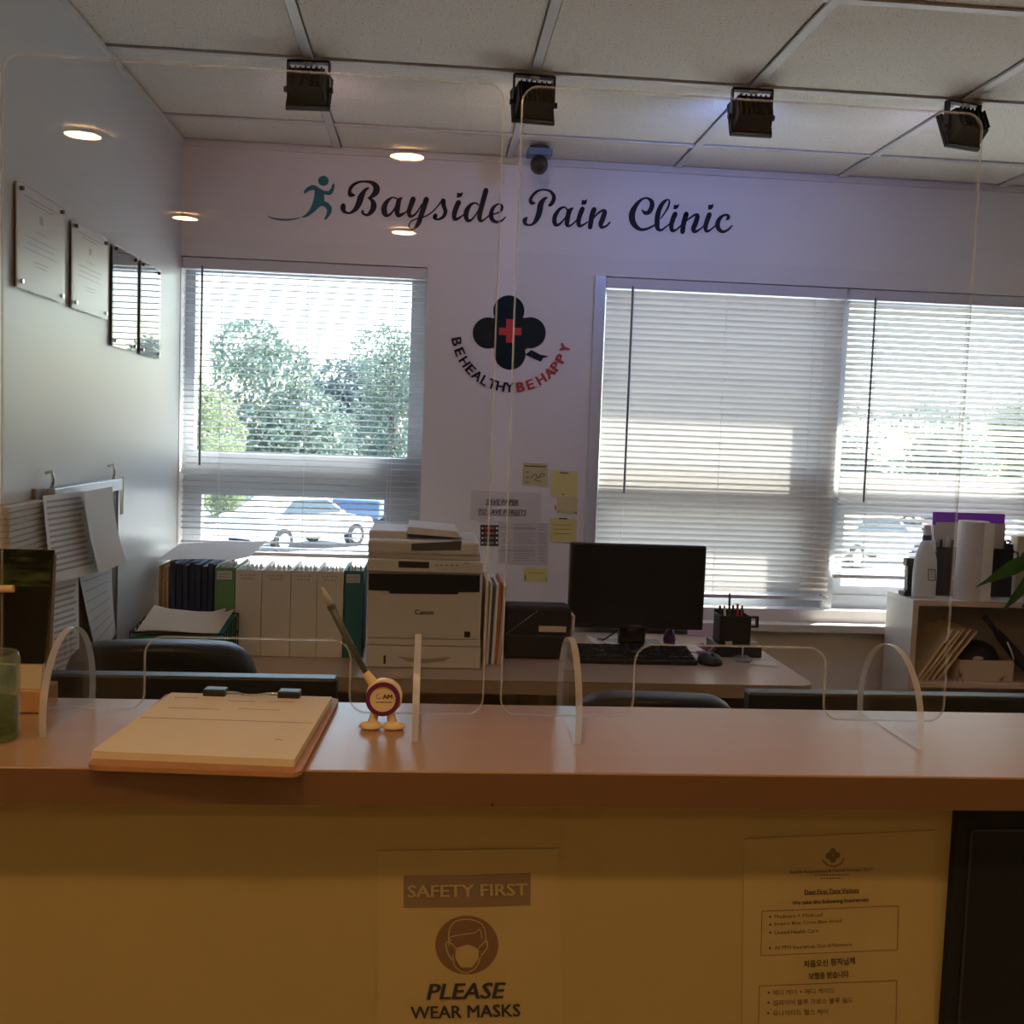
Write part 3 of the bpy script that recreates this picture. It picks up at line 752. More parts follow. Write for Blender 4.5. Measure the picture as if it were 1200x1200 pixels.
for i in range(7):
    v = i/6; row = []
    for j in range(7):
        u = j/6; row.append(Vector((a0-.004+.30*u+.02*v, yf-.03+.24*v, zf+.020+.010*math.sin(u*3)+.030*v+(.0 if u < .8 else (u-.8)*.10))))
    rows.append(row)
solo('loose_sheet', MB().sheet(rows), PAPERB, 'grey paper sheet lying across the navy folders', 'paper', smooth=True)

# ---- letter tray
yt = YD+.02; x0_, x1_, _, ztt = rect(152, 742, 262, 786, yt)
x0_ = max(x0_, XL+.02)
t = thing('letter_tray', 'black wire letter tray lined in teal behind the office chair', 'tray', ((x0_+x1_)/2, yt, ZD))
dp = YB-yt-.012; k = MB()
for z in (ZD+.012, ZD+.06, ztt):
    for (p, q) in (((x0_, yt), (x1_, yt)), ((x1_, yt), (x1_, yt+dp)), ((x1_, yt+dp), (x0_, yt+dp)), ((x0_, yt+dp), (x0_, yt))):
        zz_ = z+.015
        k.cyl((*p, z + (.0 if p[1] == yt else .02)), (*q, z + (.0 if q[1] == yt else .02)), .0022, 6)
part('wire_rim', k, BLACKM, t)
for j in range(7):
    y = yt+dp*j/6
    for x in (x0_, x1_): part('wire_post', MB().cyl((x, y, ZD+.002), (x, y, ztt+.02*j/6), .0018, 6), BLACKM, t)
part('tray_liner', MB().hexa([(x0_+.004, yt+.004, ZD+.02), (x1_-.004, yt+.004, ZD+.02), (x1_-.004, yt+dp-.004, ZD+.03), (x0_+.004, yt+dp-.004, ZD+.03)],
     [(x0_+.004, yt+.004, ztt-.012), (x1_-.004, yt+.004, ztt-.012), (x1_-.004, yt+dp-.004, ztt+.010), (x0_+.004, yt+dp-.004, ztt+.010)]), mat('teal_card', (.03, .27, .24), .6), t)
for q, (ox, rz, lab) in enumerate(((.02, .10, 'lower cream sheet on the letter tray'), (.012, -.06, 'upper curled cream sheet on the letter tray'))):
    rows = []
    for i in range(6):
        v = i/5; row = []
        for j in range(6):
            u = j/5; x = x0_+.005+ox+(x1_-x0_-.045)*u + rz*.1*v; y = yt+.004+(dp-.012)*v
            row.append(Vector((x, y, ztt-.004+q*.007+.021*v+.018*(abs(u-.5)*2)**3*v + .004*q*math.sin(u*5))))
        rows.append(row)
    solo('paper_sheet', MB().sheet(rows), mat('cream_paper', (.72, .62, .50), .8), lab, 'paper', 'papers on the letter tray', smooth=True)

# ---- printer
YPR = yon(497, 783)
PX = lambda px, py, d=0: onY(px, py, YPR+d)
t = thing('laser_printer', 'white multifunction laser printer in the middle of the desk', 'printer', onZ(497, 782, ZD))
def pbox(x0, y0, x1, y1, d0, d1): X0_, X1_, Z0_, Z1_ = rect(x0, y0, x1, y1, YPR); return MB().box(X0_, X1_, YPR+d0, YPR+d1, Z0_, Z1_)
zb_ = ZD+.001
X0_, X1_, Z0_, Z1_ = rect(428.5, 757, 563, 783, YPR)
dr = part('paper_drawer', MB().box(X0_, X1_, YPR-.004, YPR+.36, zb_, Z1_-.001), WHITEP, t, bev=.004)
mp = lambda x, y: onY(x, y, YPR-.0048)
k = MB(); ppoly(k, [(466, 769), (480, 771), (498, 772), (516, 771), (530, 769.5), (520, 775), (498, 777.5), (476, 775)], mp); part('drawer_grip', k, mat('printer_shadow', (.42, .38, .33), .5), dr)
k = MB(); ppoly(k, [(449.5, 768), (452, 768), (452, 778), (449.5, 778)], mp); part('paper_gauge', k, BLACK, dr)
part('seam_band', pbox(429.5, 749, 563, 756.5, -.002, .30), WHITEP, t, bev=.002)
fc = part('front_cover', pbox(430, 690, 563.5, 748.5, -.003, .30), WHITEP, t, bev=.004)
mp = lambda x, y: onY(x, y, YPR-.0042)
k = MB(); ptext(k, 'Canon', 497, 717.4, 21.5, 5.6, mp, slope=.02, bold=.03); part('printed_name', k, INK, fc)
k = MB(); ppoly(k, [(544, 740), (551, 740.2), (551, 747), (544, 746.8)], mp); part('badge', k, BLACK, fc)
mpb = lambda x, y: onY(x, y, YPR-.0055)
blk = MB(); blk.prism([mpb(*p) for p in ((432, 672), (562.5, 674.5), (562, 694), (538, 694), (536, 696.5), (457, 695.5), (455.5, 692.5), (432, 691.5))], (0, .02, 0))
part('output_slot', blk, mat('printer_navy', (.012, .018, .03), .3), t)
part('output_body', pbox(430.5, 671, 564, 691, .004, .32), WHITEP, t)
cp = part('control_panel', pbox(430.5, 656, 565.5, 670.5, -.012, .33), WHITEP, t, bev=.004)
mp = lambda x, y: onY(x, y, YPR-.0128)
k = MB(); ppoly(k, [(467, 657.5), (503, 658.5), (503, 666), (467, 665)], mp); part('display', k, mat('lcd', (.05, .055, .06), .2), cp)
k = MB()
for x, y, w in ((521, 668, 1.5), (527, 668.3, 1.2), (534, 668.4, 1.2), (547, 660, 6), (470, 662, 1)): ppoly(k, [(x-w/2, y-.6), (x+w/2, y-.6), (x+w/2, y+.6), (x-w/2, y+.6)], mp)
for i in range(5): ppoly(k, [(510+i*6, 661.5), (513+i*6, 661.6), (513+i*6, 663.3), (510+i*6, 663.2)], mp)
part('buttons', k, INKG, cp)
part('scanner_bed', pbox(431, 650.5, 564, 655.5, .008, .34), mat('printer_shadow2', (.55, .51, .46), .5), t, bev=.002)
part('scanner_lid', pbox(431, 634, 562, 650, .0, .34), WHITEP, t, bev=.008)
part('document_feeder', pbox(431, 624, 477, 636, .06, .32), WHITEP, t, bev=.006)
X0_, X1_, Z0_, Z1_ = rect(477, 622, 543, 634, YPR)
part('feeder_tray', MB().hexa([(X0_, YPR+.05, Z0_+.014), (X1_, YPR+.05, Z0_+.006), (X1_, YPR+.30, Z0_+.006), (X0_, YPR+.30, Z0_+.014)],
     [(X0_, YPR+.05, Z1_+.006), (X1_-.02, YPR+.05, Z1_-.004), (X1_-.02, YPR+.30, Z1_-.004), (X0_, YPR+.30, Z1_+.006)]), WHITEP, t, bev=.003)
mp = lambda x, y: onY(x, y, YPR-.001)
k = MB(); k.prism([mp(482, 637), mp(541, 634.5), mp(540, 645), mp(482, 645.5)], (0, .03, 0)); part('feeder_slot', k, mat('printer_dark', (.10, .10, .11), .5), t)

# ---- files leaning beside the printer
yv = yon(577, 779)
cols = [MANILA, PAPER, mat('file_slate', (.10, .11, .15), .6), PAPER, mat('file_orange', (.52, .17, .06), .6), mat('file_pinkish', (.58, .42, .36), .7)]
fl = [(566, 570, 681, 'manila file right beside the printer'), (570.5, 573, 684, 'white file right beside the printer'), (573, 576, 688, 'slate file leaning beside the printer'), (576.5, 580, 686, 'white file leaning beside the orange file'),
      (580.5, 583, 683, 'orange file leaning beside the printer'), (583.5, 587.5, 687, 'pinkish file leaning beside the black bag')]
for (xa_, xb_, yt_, lab), cm in zip(fl, cols):
    b0_ = onY(xa_-1, 779, yv); b1_ = onY(xb_-1, 779, yv); tt = onY(xa_+4+(xa_-566)*.15, yt_, yv); w = b1_.x-b0_.x
    solo('paper_file', MB().hexa([(b0_.x, yv, ZD+.001), (b1_.x, yv, ZD+.001), (b1_.x, yv+.22, ZD+.001), (b0_.x, yv+.22, ZD+.001)],
         [(tt.x, yv+.01, tt.z), (tt.x+w, yv+.01, tt.z), (tt.x+w, yv+.22, tt.z), (tt.x, yv+.22, tt.z)]), cm, lab, 'file', 'files beside the printer')

# ---- black bag
yg = yon(628, 772); X0_, X1_, _, Z1_ = rect(590, 711, 669, 772, yg)
t = thing('laptop_bag', 'black zipped bag standing between the printer and the monitor', 'bag', ((X0_+X1_)/2, yg, ZD))
part('body', MB().box(X0_, X1_, yg, yg+.11, ZD+.001, Z1_), BLACKM, t, bev=.012)
part('front_pocket', MB().box(X0_+.004, X1_-.006, yg-.008, yg, ZD+.004, onY(628, 744, yg).z), BLACK, t, bev=.006)
k = MB(); za = onY(593, 743, yg-.004); zb2 = onY(631, 715, yg-.004)
for q in range(12):
    a = za.lerp(zb2, q/12); b = za.lerp(zb2, (q+.55)/12); k.cyl(a, b, .0019, 6)
part('zipper', k, CHROME, t)
part('tag', MB().box(*[onY(631, 735, yg).x, onY(663, 735, yg).x], yg-.010, yg-.008, onY(640, 740, yg).z, onY(640, 733, yg).z), PADP, t, bev=.001)
k = MB(); k.tube([onY(668, 718, yg+.02), onY(672, 722, yg+.02), onY(671, 735, yg+.02), onY(668, 746, yg+.02)], .006, 8); part('side_strap', k, PADP, t, smooth=True)

# ---- desk monitor
yM = yon(742, 762)+.03
X0_, X1_, Z0_, Z1_ = rect(667, 638, 826, 737, yM)
t = thing('computer_monitor', 'black widescreen monitor facing the room on the back desk', 'monitor', ((X0_+X1_)/2, yM, ZD))
part('housing', MB().box(X0_, X1_, yM, yM+.03, Z0_, Z1_), BLACK, t, bev=.004)
part('screen', MB().box(X0_+.008, X1_-.008, yM-.001, yM, Z0_+.018, Z1_-.008), SCREEN, t)
n0 = onY(725, 738, yM+.04).x; n1 = onY(756, 738, yM+.04).x
part('neck', MB().box(n0, n1, yM+.032, yM+.055, ZD+.012, Z0_+.14), BLACK, t, bev=.004)
part('neck_badge', MB().cyl(((n0+n1)/2, yM+.0325, Z0_-.008), ((n0+n1)/2, yM+.0285, Z0_-.008), .020, 20), CHROME, t)
part('base', MB().box(n0-.06, n1+.06, yM-.05, yM+.12, ZD+.001, ZD+.012), BLACK, t, bev=.004)
part('logo', MB().box(onY(738, 733, yM).x, onY(752, 733, yM).x, yM-.0016, yM-.001, onY(745, 734.5, yM).z, onY(745, 732.5, yM).z), mat('logo_grey', (.12, .12, .12), .3), t)
part('cable', MB().tube([Vector(q) for q in crom([tuple(onY(728, 735, yM+.05)), tuple(onY(716, 744, yM+.06)), tuple(onY(706, 750, yM+.04)), tuple(onY(695, 752, yM+.02))], 5)], .003, 6), BLACK, t, smooth=True)

# ---- keyboard, mouse and small desk things
yK = yon(743, 779); X0_, X1_, _, _ = rect(669, 770, 818, 779, yK)
t = thing('keyboard', 'black computer keyboard below the desk monitor', 'keyboard', ((X0_+X1_)/2, yK, ZD))
part('case', MB().hexa([(X0_, yK, ZD+.001), (X1_, yK, ZD+.001), (X1_, yK+.155, ZD+.001), (X0_, yK+.155, ZD+.001)], [(X0_, yK, ZD+.016), (X1_, yK, ZD+.016), (X1_, yK+.155, ZD+.034), (X0_, yK+.155, ZD+.034)]), BLACK, t, bev=.003)
kw = .0175; k0 = MB().box(-kw/2+.0012, kw/2-.0012, -.0075, .0075, 0, .007)
KEYM = mat('key_black', (.03, .031, .034), .35)
first = None
ncol = int((X1_-X0_-.016)/kw)
for r_ in range(6):
    for c_ in range(ncol):
        if r_ == 0 and 4 <= c_ <= 8: continue
        if c_ in (ncol-6, ): continue
        y = yK+.018+r_*.0225; x = X0_+.012+kw*(c_+.5)
        loc = Vector((x, y, ZD+.0165+.018*(y-yK)/.155)) - BASE[t]
        if first is None: first = mesh_obj('key', k0, KEYM); o = first
        else: o = bpy.data.objects.new('key', first.data); COL.objects.link(o)
        o.parent = t; o.location = loc
part('space_bar', MB().box(X0_+.012+kw*4, X0_+.012+kw*9, yK+.0105, yK+.0255, ZD+.018, ZD+.026), KEYM, t)
yS = yon(836, 781); b = onZ(836, 781, ZD)
t = thing('computer_mouse', 'black computer mouse right of the keyboard', 'mouse', b)
k = MB(); k.lathe([(1.0, 0), (1.0, .25), (.92, .55), (.7, .82), (.35, .97), (.03, 1.0)], 24, Matrix.Translation((b.x, b.y+.045, ZD+.001)) @ Matrix.Diagonal((.040, .052, .034, 1)))
part('shell', k, BLACK, t, smooth=True)
part('wheel', MB().cyl((b.x-.003, b.y+.018, ZD+.031), (b.x+.003, b.y+.018, ZD+.031), .007, 12), BLACKM, t)
part('cable', MB().tube([(b.x, b.y+.095, ZD+.008), (b.x+.01, b.y+.14, ZD+.005), (b.x+.004, b.y+.18, ZD+.004), (b.x-.03, b.y+.21, ZD+.004)], .002, 6), BLACK, t, smooth=True)
# crumpled tissue
yt2 = yK+.165; rows = []
lo_ = crom([(688, 757), (700, 760), (715, 763.5), (731, 764)], 4); up_ = crom([(685, 741), (692, 746), (706, 751), (731, 755)], 4)
for i in range(6):
    v = i/5; row = []
    for j, (a, b) in enumerate(zip(lo_, up_)):
        p = onY(a[0]+(b[0]-a[0])*v, a[1]+(b[1]-a[1])*v, yt2+.03*v+.008*math.sin(j*.9+3*v)); p.z = max(p.z, ZD+.002); row.append(p)
    rows.append(row)
solo('tissue', MB().sheet(rows), PAPER, 'crumpled white tissue in front of the monitor', 'tissue', smooth=True)
X0_, X1_, _, _ = rect(670, 757, 702, 764, yK+.165)
solo('sticky_pad', MB().box(X0_, X1_, yK+.165, yK+.24, ZD+.001, ZD+.016), YELLOW, 'yellow sticky note pad behind the keyboard', 'note pad')
def leaning_card(x0, y0, x1, y1, y, m, name, label, cat, th=.002):
    X0_, X1_, Z0_, Z1_ = rect(x0, y0, x1, y1, y); Z0_ = ZD+.001
    return solo(name, MB().hexa([(X0_, y, Z0_), (X1_, y, Z0_), (X1_, y+th, Z0_), (X0_, y+th, Z0_)], [(X0_, y+.02, Z1_), (X1_, y+.02, Z1_), (X1_, y+.02+th, Z1_), (X0_, y+.02+th, Z1_)]), m, label, cat)
leaning_card(806, 734, 846, 758, YW-.10, PINK, 'pink_card', 'pink card standing behind the right of the monitor', 'card')
# purple figurine under the monitor
pb = onY(784, 756, yM+.09); t = thing('figurine', 'small dark purple figurine under the right of the monitor', 'figurine', (pb.x, yM+.09, ZD))
M_ = Matrix.Translation((pb.x, yM+.09, ZD+.001))
part('body', MB().lathe([(.020, 0), (.022, .02), (.016, .045), (.010, .055)], 16, M_), mat('figure_purple', (.10, .04, .18), .5), t, smooth=True)
part('head', MB().lathe([(.004, .052), (.013, .058), (.016, .068), (.012, .079), (.003, .085)], 16, M_), mat('figure_grey', (.45, .42, .46), .5), t, smooth=True)
# purple clip
yq = yon(832, 768); k = MB()
cpx = onY(832, 760, yq)
t = thing('bow_clip', 'small purple bow behind the computer mouse', 'clip', (cpx.x, yq, ZD))
MAUVE = mat('mauve', (.28, .10, .26), .6)
for s in (-1, 1):
    part('bow_loop', MB().hexa([(cpx.x, yq, ZD+.010), (cpx.x+s*.005, yq, ZD+.010), (cpx.x+s*.005, yq+.02, ZD+.010), (cpx.x, yq+.02, ZD+.010)],
         [(cpx.x+s*.020, yq, ZD+.040), (cpx.x+s*.045, yq, ZD+.030), (cpx.x+s*.045, yq+.02, ZD+.030), (cpx.x+s*.020, yq+.02, ZD+.040)]), MAUVE, t, bev=.003)
part('knot', MB().box(cpx.x-.04, cpx.x+.04, yq, yq+.03, ZD+.001, ZD+.010), MAUVE, t, bev=.003)
# pen cup
yc = yon(868, 771)+.03; X0_, X1_, Z0_, Z1_ = rect(844, 722, 880, 760, yc)
bx0, bx1, _, bz1 = rect(841, 757, 893, 771, yc-.03)
t = thing('desk_organiser', 'low black desk organiser box under the black pen caddy', 'organiser', ((bx0+bx1)/2, yc, ZD))
part('tray', MB().box(bx0, bx1, yc-.03, yc+.12, ZD+.001, bz1), BLACK, t, bev=.003)
part('divider', MB().box(onY(867, 765, yc).x-.002, onY(867, 765, yc).x+.002, yc-.0315, yc-.03, ZD+.004, bz1-.002), PAPERB, t)
for i, (px_, c) in enumerate(((852, PADP), (882, PAPER))):
    q = onY(px_, 757, yc); part('slip', MB().box(q.x-.012, q.x+.012, yc-.02, yc-.015, bz1, bz1+.012), c, t)
t = thing('pen_caddy', 'black pen caddy crammed with pens right of the monitor', 'pen holder', ((X0_+X1_)/2, yc+.02, bz1))
cz0 = bz1+.001
part('wall', MB().box(X0_, X1_, yc+.0, yc+.004, cz0, Z1_).box(X0_, X1_, yc+.086, yc+.09, cz0, Z1_+.008).box(X0_, X0_+.004, yc+.004, yc+.086, cz0, Z1_).box(X1_-.004, X1_, yc+.004, yc+.086, cz0, Z1_), BLACK, t, bev=.002)
part('bottom', MB().box(X0_+.004, X1_-.004, yc+.004, yc+.086, cz0, cz0+.004), BLACK, t)
hx = onY(885, 730, yc).x
hz = onY(885, 730, yc).z
part('side_clip', MB().box(X1_, X1_+.024, yc+.01, yc+.03, hz-.018, hz-.012).box(X1_, X1_+.028, yc+.01, yc+.03, hz+.014, hz+.02).box(X1_+.022, X1_+.028, yc+.01, yc+.03, hz-.018, hz+.02), BLACK, t)
for i, (u, c, ln, w) in enumerate(((.12, BLACK, .03, 'leftmost'), (.26, PAPER, .028, 'white one'), (.40, mat('pen_green', (.12, .16, .06), .5), .075, 'tall green one'), (.52, BLACK, .03, 'middle one'), (.66, REDV, .035, 'red one'), (.8, mat('pen_brown', (.2, .12, .06), .5), .028, 'brown one'))):
    x = X0_+.006+u*(X1_-X0_-.012)
    solo('pen', MB().cyl((x, yc+.03+.006*(i % 3), cz0+.006), (x+.004*(i-2.5), yc+.045+.004*i, Z1_+ln*.9), .0042, 8), c, 'pen in the black caddy on the back desk, ' + w, 'pen', 'pens in the black caddy')
q = onZ(870, 775, ZD)
solo('glass_paperweight', MB().lathe([(.030, 0), (.032, .005), (.026, .014), (.012, .02), (.002, .021)], 24, Matrix.Translation((q.x, q.y, ZD+.001))), clear('weight_glass', (.8, .85, .85), 1.5, .02, .15), 'small clear glass paperweight before the organiser', 'paperweight', smooth=True)
q = [onZ(879, 779, ZD), onZ(912, 782, ZD), onZ(908, 776, ZD), onZ(881, 774, ZD)]
solo('paper_strip', MB().prism([p+Vector((0, 0, .001)) for p in q], (0, 0, .001)), PADP, 'narrow cream paper strip on the right end of the desk', 'paper')

# ================================================================== BOOKCASE
XB = onY(1030, 688, YW).x; YBF = 3.60; ZBK = .92; XB1 = XR-.03
yb0 = YW-.075
t = thing('bookcase', 'low white bookcase with open compartments below the right window', 'bookcase', (XB, YBF, 0))
th = .020
part('side_panel', MB().box(XB, XB+th, YBF, yb0, 0, ZBK-th), SHELFM, t, bev=.001)
part('side_panel', MB().box(XB1-th, XB1, YBF, yb0, 0, ZBK-th), SHELFM, t, bev=.001)
part('top_board', MB().box(XB, XB1, YBF, yb0, ZBK-th, ZBK), SHELFM, t, bev=.001)
zs = onY(1130, 800, YBF).z
for z in (zs, zs-.34): part('shelf', MB().box(XB+th, XB1-th, YBF, yb0-.008, z-th, z), SHELFE, t, bev=.001)
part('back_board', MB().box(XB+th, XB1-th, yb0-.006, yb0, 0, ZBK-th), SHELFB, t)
part('edge_strip', MB().box(XB, XB+th, YBF-.001, YBF, 0, ZBK).box(XB+th, XB1, YBF-.001, YBF, ZBK-th, ZBK), SHELFE, t)
part('divider', MB().box(2.28, 2.30, YBF, yb0-.008, zs, ZBK-th), SHELFM, t)
# things on top
def top_at(px, py, lo=YBF+.01): return max(lo, min(onZ(px, py, ZBK).y, yb0-.03))
# tape dispenser
y = 3.68; X0_, X1_, _, Z1_ = rect(1044, 655, 1072, 692, y)
t = thing('tape_dispenser', 'black tape dispenser at the left end of the bookcase', 'tape dispenser', ((X0_+X1_)/2, y, ZBK))
X0_ = max(X0_, XB+.002)
part('base', MB().box(X0_, X1_+.02, y, y+.05, ZBK+.001, ZBK+.018), BLACK, t, bev=.004)
part('arm', MB().hexa([(X0_+.015, y+.008, ZBK+.018), (X0_+.038, y+.008, ZBK+.018), (X0_+.038, y+.04, ZBK+.018), (X0_+.015, y+.04, ZBK+.018)],
     [(X0_+.012, y+.008, Z1_-.005), (X0_+.038, y+.008, Z1_), (X0_+.038, y+.04, Z1_), (X0_+.012, y+.04, Z1_-.005)]), BLACK, t, bev=.004)
part('cap', MB().box(X0_+.006, X1_+.02, y+.006, y+.042, Z1_-.028, Z1_+.002), BLACK, t, bev=.006)
# spray bottle
y = 3.66; b0_ = onY(1082, 697, y); Z = lambda py: onY(1083, py, y).z
t = thing('cleaner_bottle', 'white plastic cleaner bottle with a blue cap on the bookcase', 'bottle', (b0_.x, y, ZBK))
M_ = Matrix.Translation((b0_.x, y, 0)) @ Matrix.Diagonal((1, .62, 1, 1))
px_ = y/F*1.01
part('body', MB().lathe([(14*px_, ZBK+.001), (14.5*px_, ZBK+.01), (14.5*px_, Z(668)), (13.5*px_, Z(655)), (9*px_, Z(640)), (5.5*px_, Z(633))], 28, M_), mat('bottle_white', (.72, .76, .80), .35), t, smooth=True)
part('cap', MB().lathe([(5.4*px_, Z(635)), (5.4*px_, Z(627))], 20, M_), mat('cap_blue', (.03, .10, .24), .35), t, bev=.001)
part('nozzle', MB().lathe([(5.0*px_, Z(627)), (4.6*px_, Z(618)), (3.5*px_, Z(615))], 20, M_), mat('nozzle_white', (.75, .77, .78), .4), t)
k = MB(); mp = lambda x, yy: onY(x, yy, y-.62*14.5*px_-.001)
for a, b, c, d in ((1088, 667, 1096, 668), (1088, 680, 1096, 680), (1088, 667, 1088, 680), (1096, 667, 1096, 680)): pline(k, a, b, c, d, 1, mp)
for yy in (670, 673, 676): pline(k, 1090, yy, 1094, yy, .8, mp)
part('label_print', k, INK, t)
# mesh organiser with folders
y = 3.72; MESH = mat('mesh_black', (.025, .03, .05), .5)
t = thing('mesh_organiser', 'black mesh desk organiser holding folders behind the paper roll', 'organiser', onY(1140, 697, y))
X0_, X1_, Z0_, Z1_ = rect(1095, 643, 1186, 697, y); zo = ZBK+.001
part('front', MB().box(X0_, X1_, y, y+.003, zo, Z1_), MESH, t); part('side', MB().box(X0_, X0_+.003, y+.003, y+.08, zo, Z1_+.02), MESH, t)
part('side', MB().box(X1_-.003, X1_, y+.003, y+.08, zo, Z1_+.02), MESH, t); part('floor_plate', MB().box(X0_+.003, X1_-.003, y+.003, y+.08, zo, zo+.003), MESH, t)
k = MB()
for q in range(19): xx = X0_+(X1_-X0_)*q/18; k.cyl((xx, y-.0012, zo), (xx, y-.0012, Z1_), .0008, 4)
part('vertical_wire', k, BLACK, t)
part('rim', MB().cyl((X0_, y, Z1_), (X1_, y, Z1_), .003, 8), BLACK, t)
part('side_loop', MB().tube([(X1_, y+.01, Z1_-.006), (X1_+.022, y+.01, Z1_-.010), (X1_+.026, y+.01, Z1_-.035), (X1_+.004, y+.01, Z1_-.055)], .0028, 8), BLACK, t, smooth=True)
a0_, a1_, _, zp = rect(1088, 601, 1176, 690, y+.06)
solo('purple_folder', MB().box(a0_+.01, a1_-.002, y+.062, y+.066, zo+.004, zp), PURPLE, 'bright purple folder standing tallest in the mesh organiser', 'folder')
for q, (x0p, x1p, yt_, w) in enumerate(((1086, 1170, 616, 'behind the white bottle'), (1096, 1176, 613, 'directly before the purple folder'))):
    a0_, a1_, _, zp = rect(x0p, yt_, x1p, 690, y+.05)
    solo('beige_folder', MB().box(max(a0_, X0_+.004), min(a1_, X1_-.004), y+.036+.014*q, y+.042+.014*q, zo+.004, zp), mat('folder_beige', (.56, .50, .46), .7), 'beige paper folder in the mesh organiser, ' + w, 'folder', 'beige folders in the mesh organiser')
for q in range(4):
    xx = X0_+.012+q*.019
    solo('pen', MB().cyl((xx, y+.018, zo+.006), (xx-.003+.003*q, y+.026, onY(1105, 630+q % 2*3, y).z), .005, 8), [mat('pen_clear', (.5, .52, .55), .4), MESH, PAPERB, BLUEF][q], ('clear', 'dark mesh-coloured', 'grey', 'navy')[q] + ' pen standing in the mesh organiser beside the bottle', 'pen', 'pens in the mesh organiser')
sc = onY(1182, 634, y+.02)
t = thing('scissors', 'dark handled scissors at the right end of the mesh organiser', 'scissors', (sc.x-.008, y+.02, zo+.004))
sx = X1_-.016
part('handle', MB().tube([(sx, y+.022, zo+.10), (sx-.006, y+.022, Z1_+.03), (sx+.006, y+.022, sc.z), (sx+.016, y+.022, sc.z-.004), (sx+.008, y+.022, Z1_+.02), (sx+.002, y+.022, zo+.10)], .0045, 8), MESH, t, smooth=True)
part('blade', MB().box(sx-.004, sx+.004, y+.020, y+.024, zo+.005, zo+.10), CHROME, t)
# paper towel roll
y = 3.64; b0_ = onY(1137, 704, y); Zt = onY(1140, 611, y).z; r0 = 18.5*y/F
t = thing('paper_roll', 'tall white paper towel roll before the mesh organiser', 'paper roll', (b0_.x, y, ZBK))
M_ = Matrix.Translation((b0_.x, y+.01, ZBK+.001)); hh = Zt-ZBK
part('roll', MB().lathe([(r0*.98, 0), (r0, .004), (r0*.97, hh-.003), (r0*.94, hh), (r0*.35, hh), (r0*.35, hh-.03)], 36, M_, cap=False), mat('towel', (.62, .58, .56), .85, bump=(80, .2)), t, smooth=False)
part('core', MB().lathe([(r0*.34, .002), (r0*.34, hh-.004)], 20, M_, cap=False), MANILA, t)
part('loose_end', MB().box(b0_.x+r0*.2, b0_.x+r0*.9, y+.01-r0*1.02, y+.01-r0*.98, ZBK+.002, Zt-.002), PAPER, t)
# notepad cube at right edge
y = 3.74; X0_, X1_, _, Z1_ = rect(1191, 629, 1222, 690, y)
solo('note_box', MB().box(X0_, X1_, y, y+.05, ZBK+.001, Z1_), mat('notebox', (.62, .50, .34), .7), 'tan paper box behind the plant leaves on the bookcase', 'box', bev=.003)

# things inside: leaning envelopes, patterned box, dark pouch, umbrella
yi = YBF+.015
zi = zs+.001
eb = [onY(1072, 797, yi), onY(1078, 797, yi), onY(1085, 797, yi), onY(1092, 797, yi), onY(1100, 797, yi)]
et = [onY(1116, 738, yi), onY(1124, 739, yi), onY(1131, 736, yi), onY(1139, 738, yi), onY(1147, 740, yi)]
for q in range(5):
    a, b = eb[q], et[q]; d = (Vector((b.x, 0, b.z)) - Vector((a.x, 0, zi)))
    th_ = .010; L = d.length; an = math.atan2(d.z, d.x)
    yy0 = yi+.004*q; pts = [(a.x, zi + (0 if q else .0)), (a.x+th_/math.sin(an), zi), (b.x+th_*.6, b.z-th_*.5), (b.x, b.z)]
    solo('envelope', MB().prism([(x, yy0, z) for x, z in pts], (0, .19, 0)), MANILA, 'thick manila envelope leaning inside the bookcase, %s of the pile' % ('leftmost', 'second', 'middle', 'fourth', 'rightmost')[q], 'envelope', 'manila envelopes in the bookcase', bev=.002)
X0_, X1_, _, Z1_ = rect(1112, 774, 1192, 798, yi)
X0_ += .04; X1_ -= .014
fmt = bpy.data.materials.new('floral_card'); fmt.use_nodes = True; n_ = fmt.node_tree.nodes; l_ = fmt.node_tree.links
tc = n_.new('ShaderNodeTexCoord'); vo = n_.new('ShaderNodeTexNoise'); vo.inputs['Scale'].default_value = 28; vo.inputs['Detail'].default_value = 3; l_.new(tc.outputs['Object'], vo.inputs['Vector'])
cr = n_.new('ShaderNodeValToRGB'); e = cr.color_ramp.elements; e[0].position = .60; e[0].color = (.60, .45, .32, 1); e[1].position = .70; e[1].color = (.36, .08, .07, 1)
l_.new(vo.outputs['Fac'], cr.inputs[0]); l_.new(cr.outputs[0], n_['Principled BSDF'].inputs['Base Color'])
t = thing('gift_box', 'beige box with a red floral pattern inside the bookcase', 'box', ((X0_+X1_)/2, yi, zi))
part('wall', MB().box(X0_, X1_, yi, yi+.004, zi, Z1_).box(X0_, X1_, yi+.176, yi+.18, zi, Z1_).box(X0_, X0_+.004, yi+.004, yi+.176, zi, Z1_).box(X1_-.004, X1_, yi+.004, yi+.176, zi, Z1_), fmt, t)
part('bottom', MB().box(X0_+.004, X1_-.004, yi+.004, yi+.176, zi, zi+.004), fmt, t)
k = MB(); cx = (X0_+X1_)/2
k.lathe([(1, 0), (1.02, .3), (.95, .6), (.75, .85), (.35, 1), (.05, 1.02)], 20, Matrix.Translation((cx, yi+.09, zi+.006)) @ Matrix.Diagonal((min(.098, (X1_-X0_)/2-.012), .075, .125, 1)))
solo('dark_pouch', k, BLACKM, 'black cloth pouch lying in the floral box', 'pouch', smooth=True)
pp = onY(1150, 768, yi); k = MB(); k.lathe([(.5, 0), (1, .3), (1, .7), (.5, 1)], 14, Matrix.Translation((pp.x-.005, yi+.012, Z1_-.004)) @ Matrix.Diagonal((.020, .007, .016, 1)))
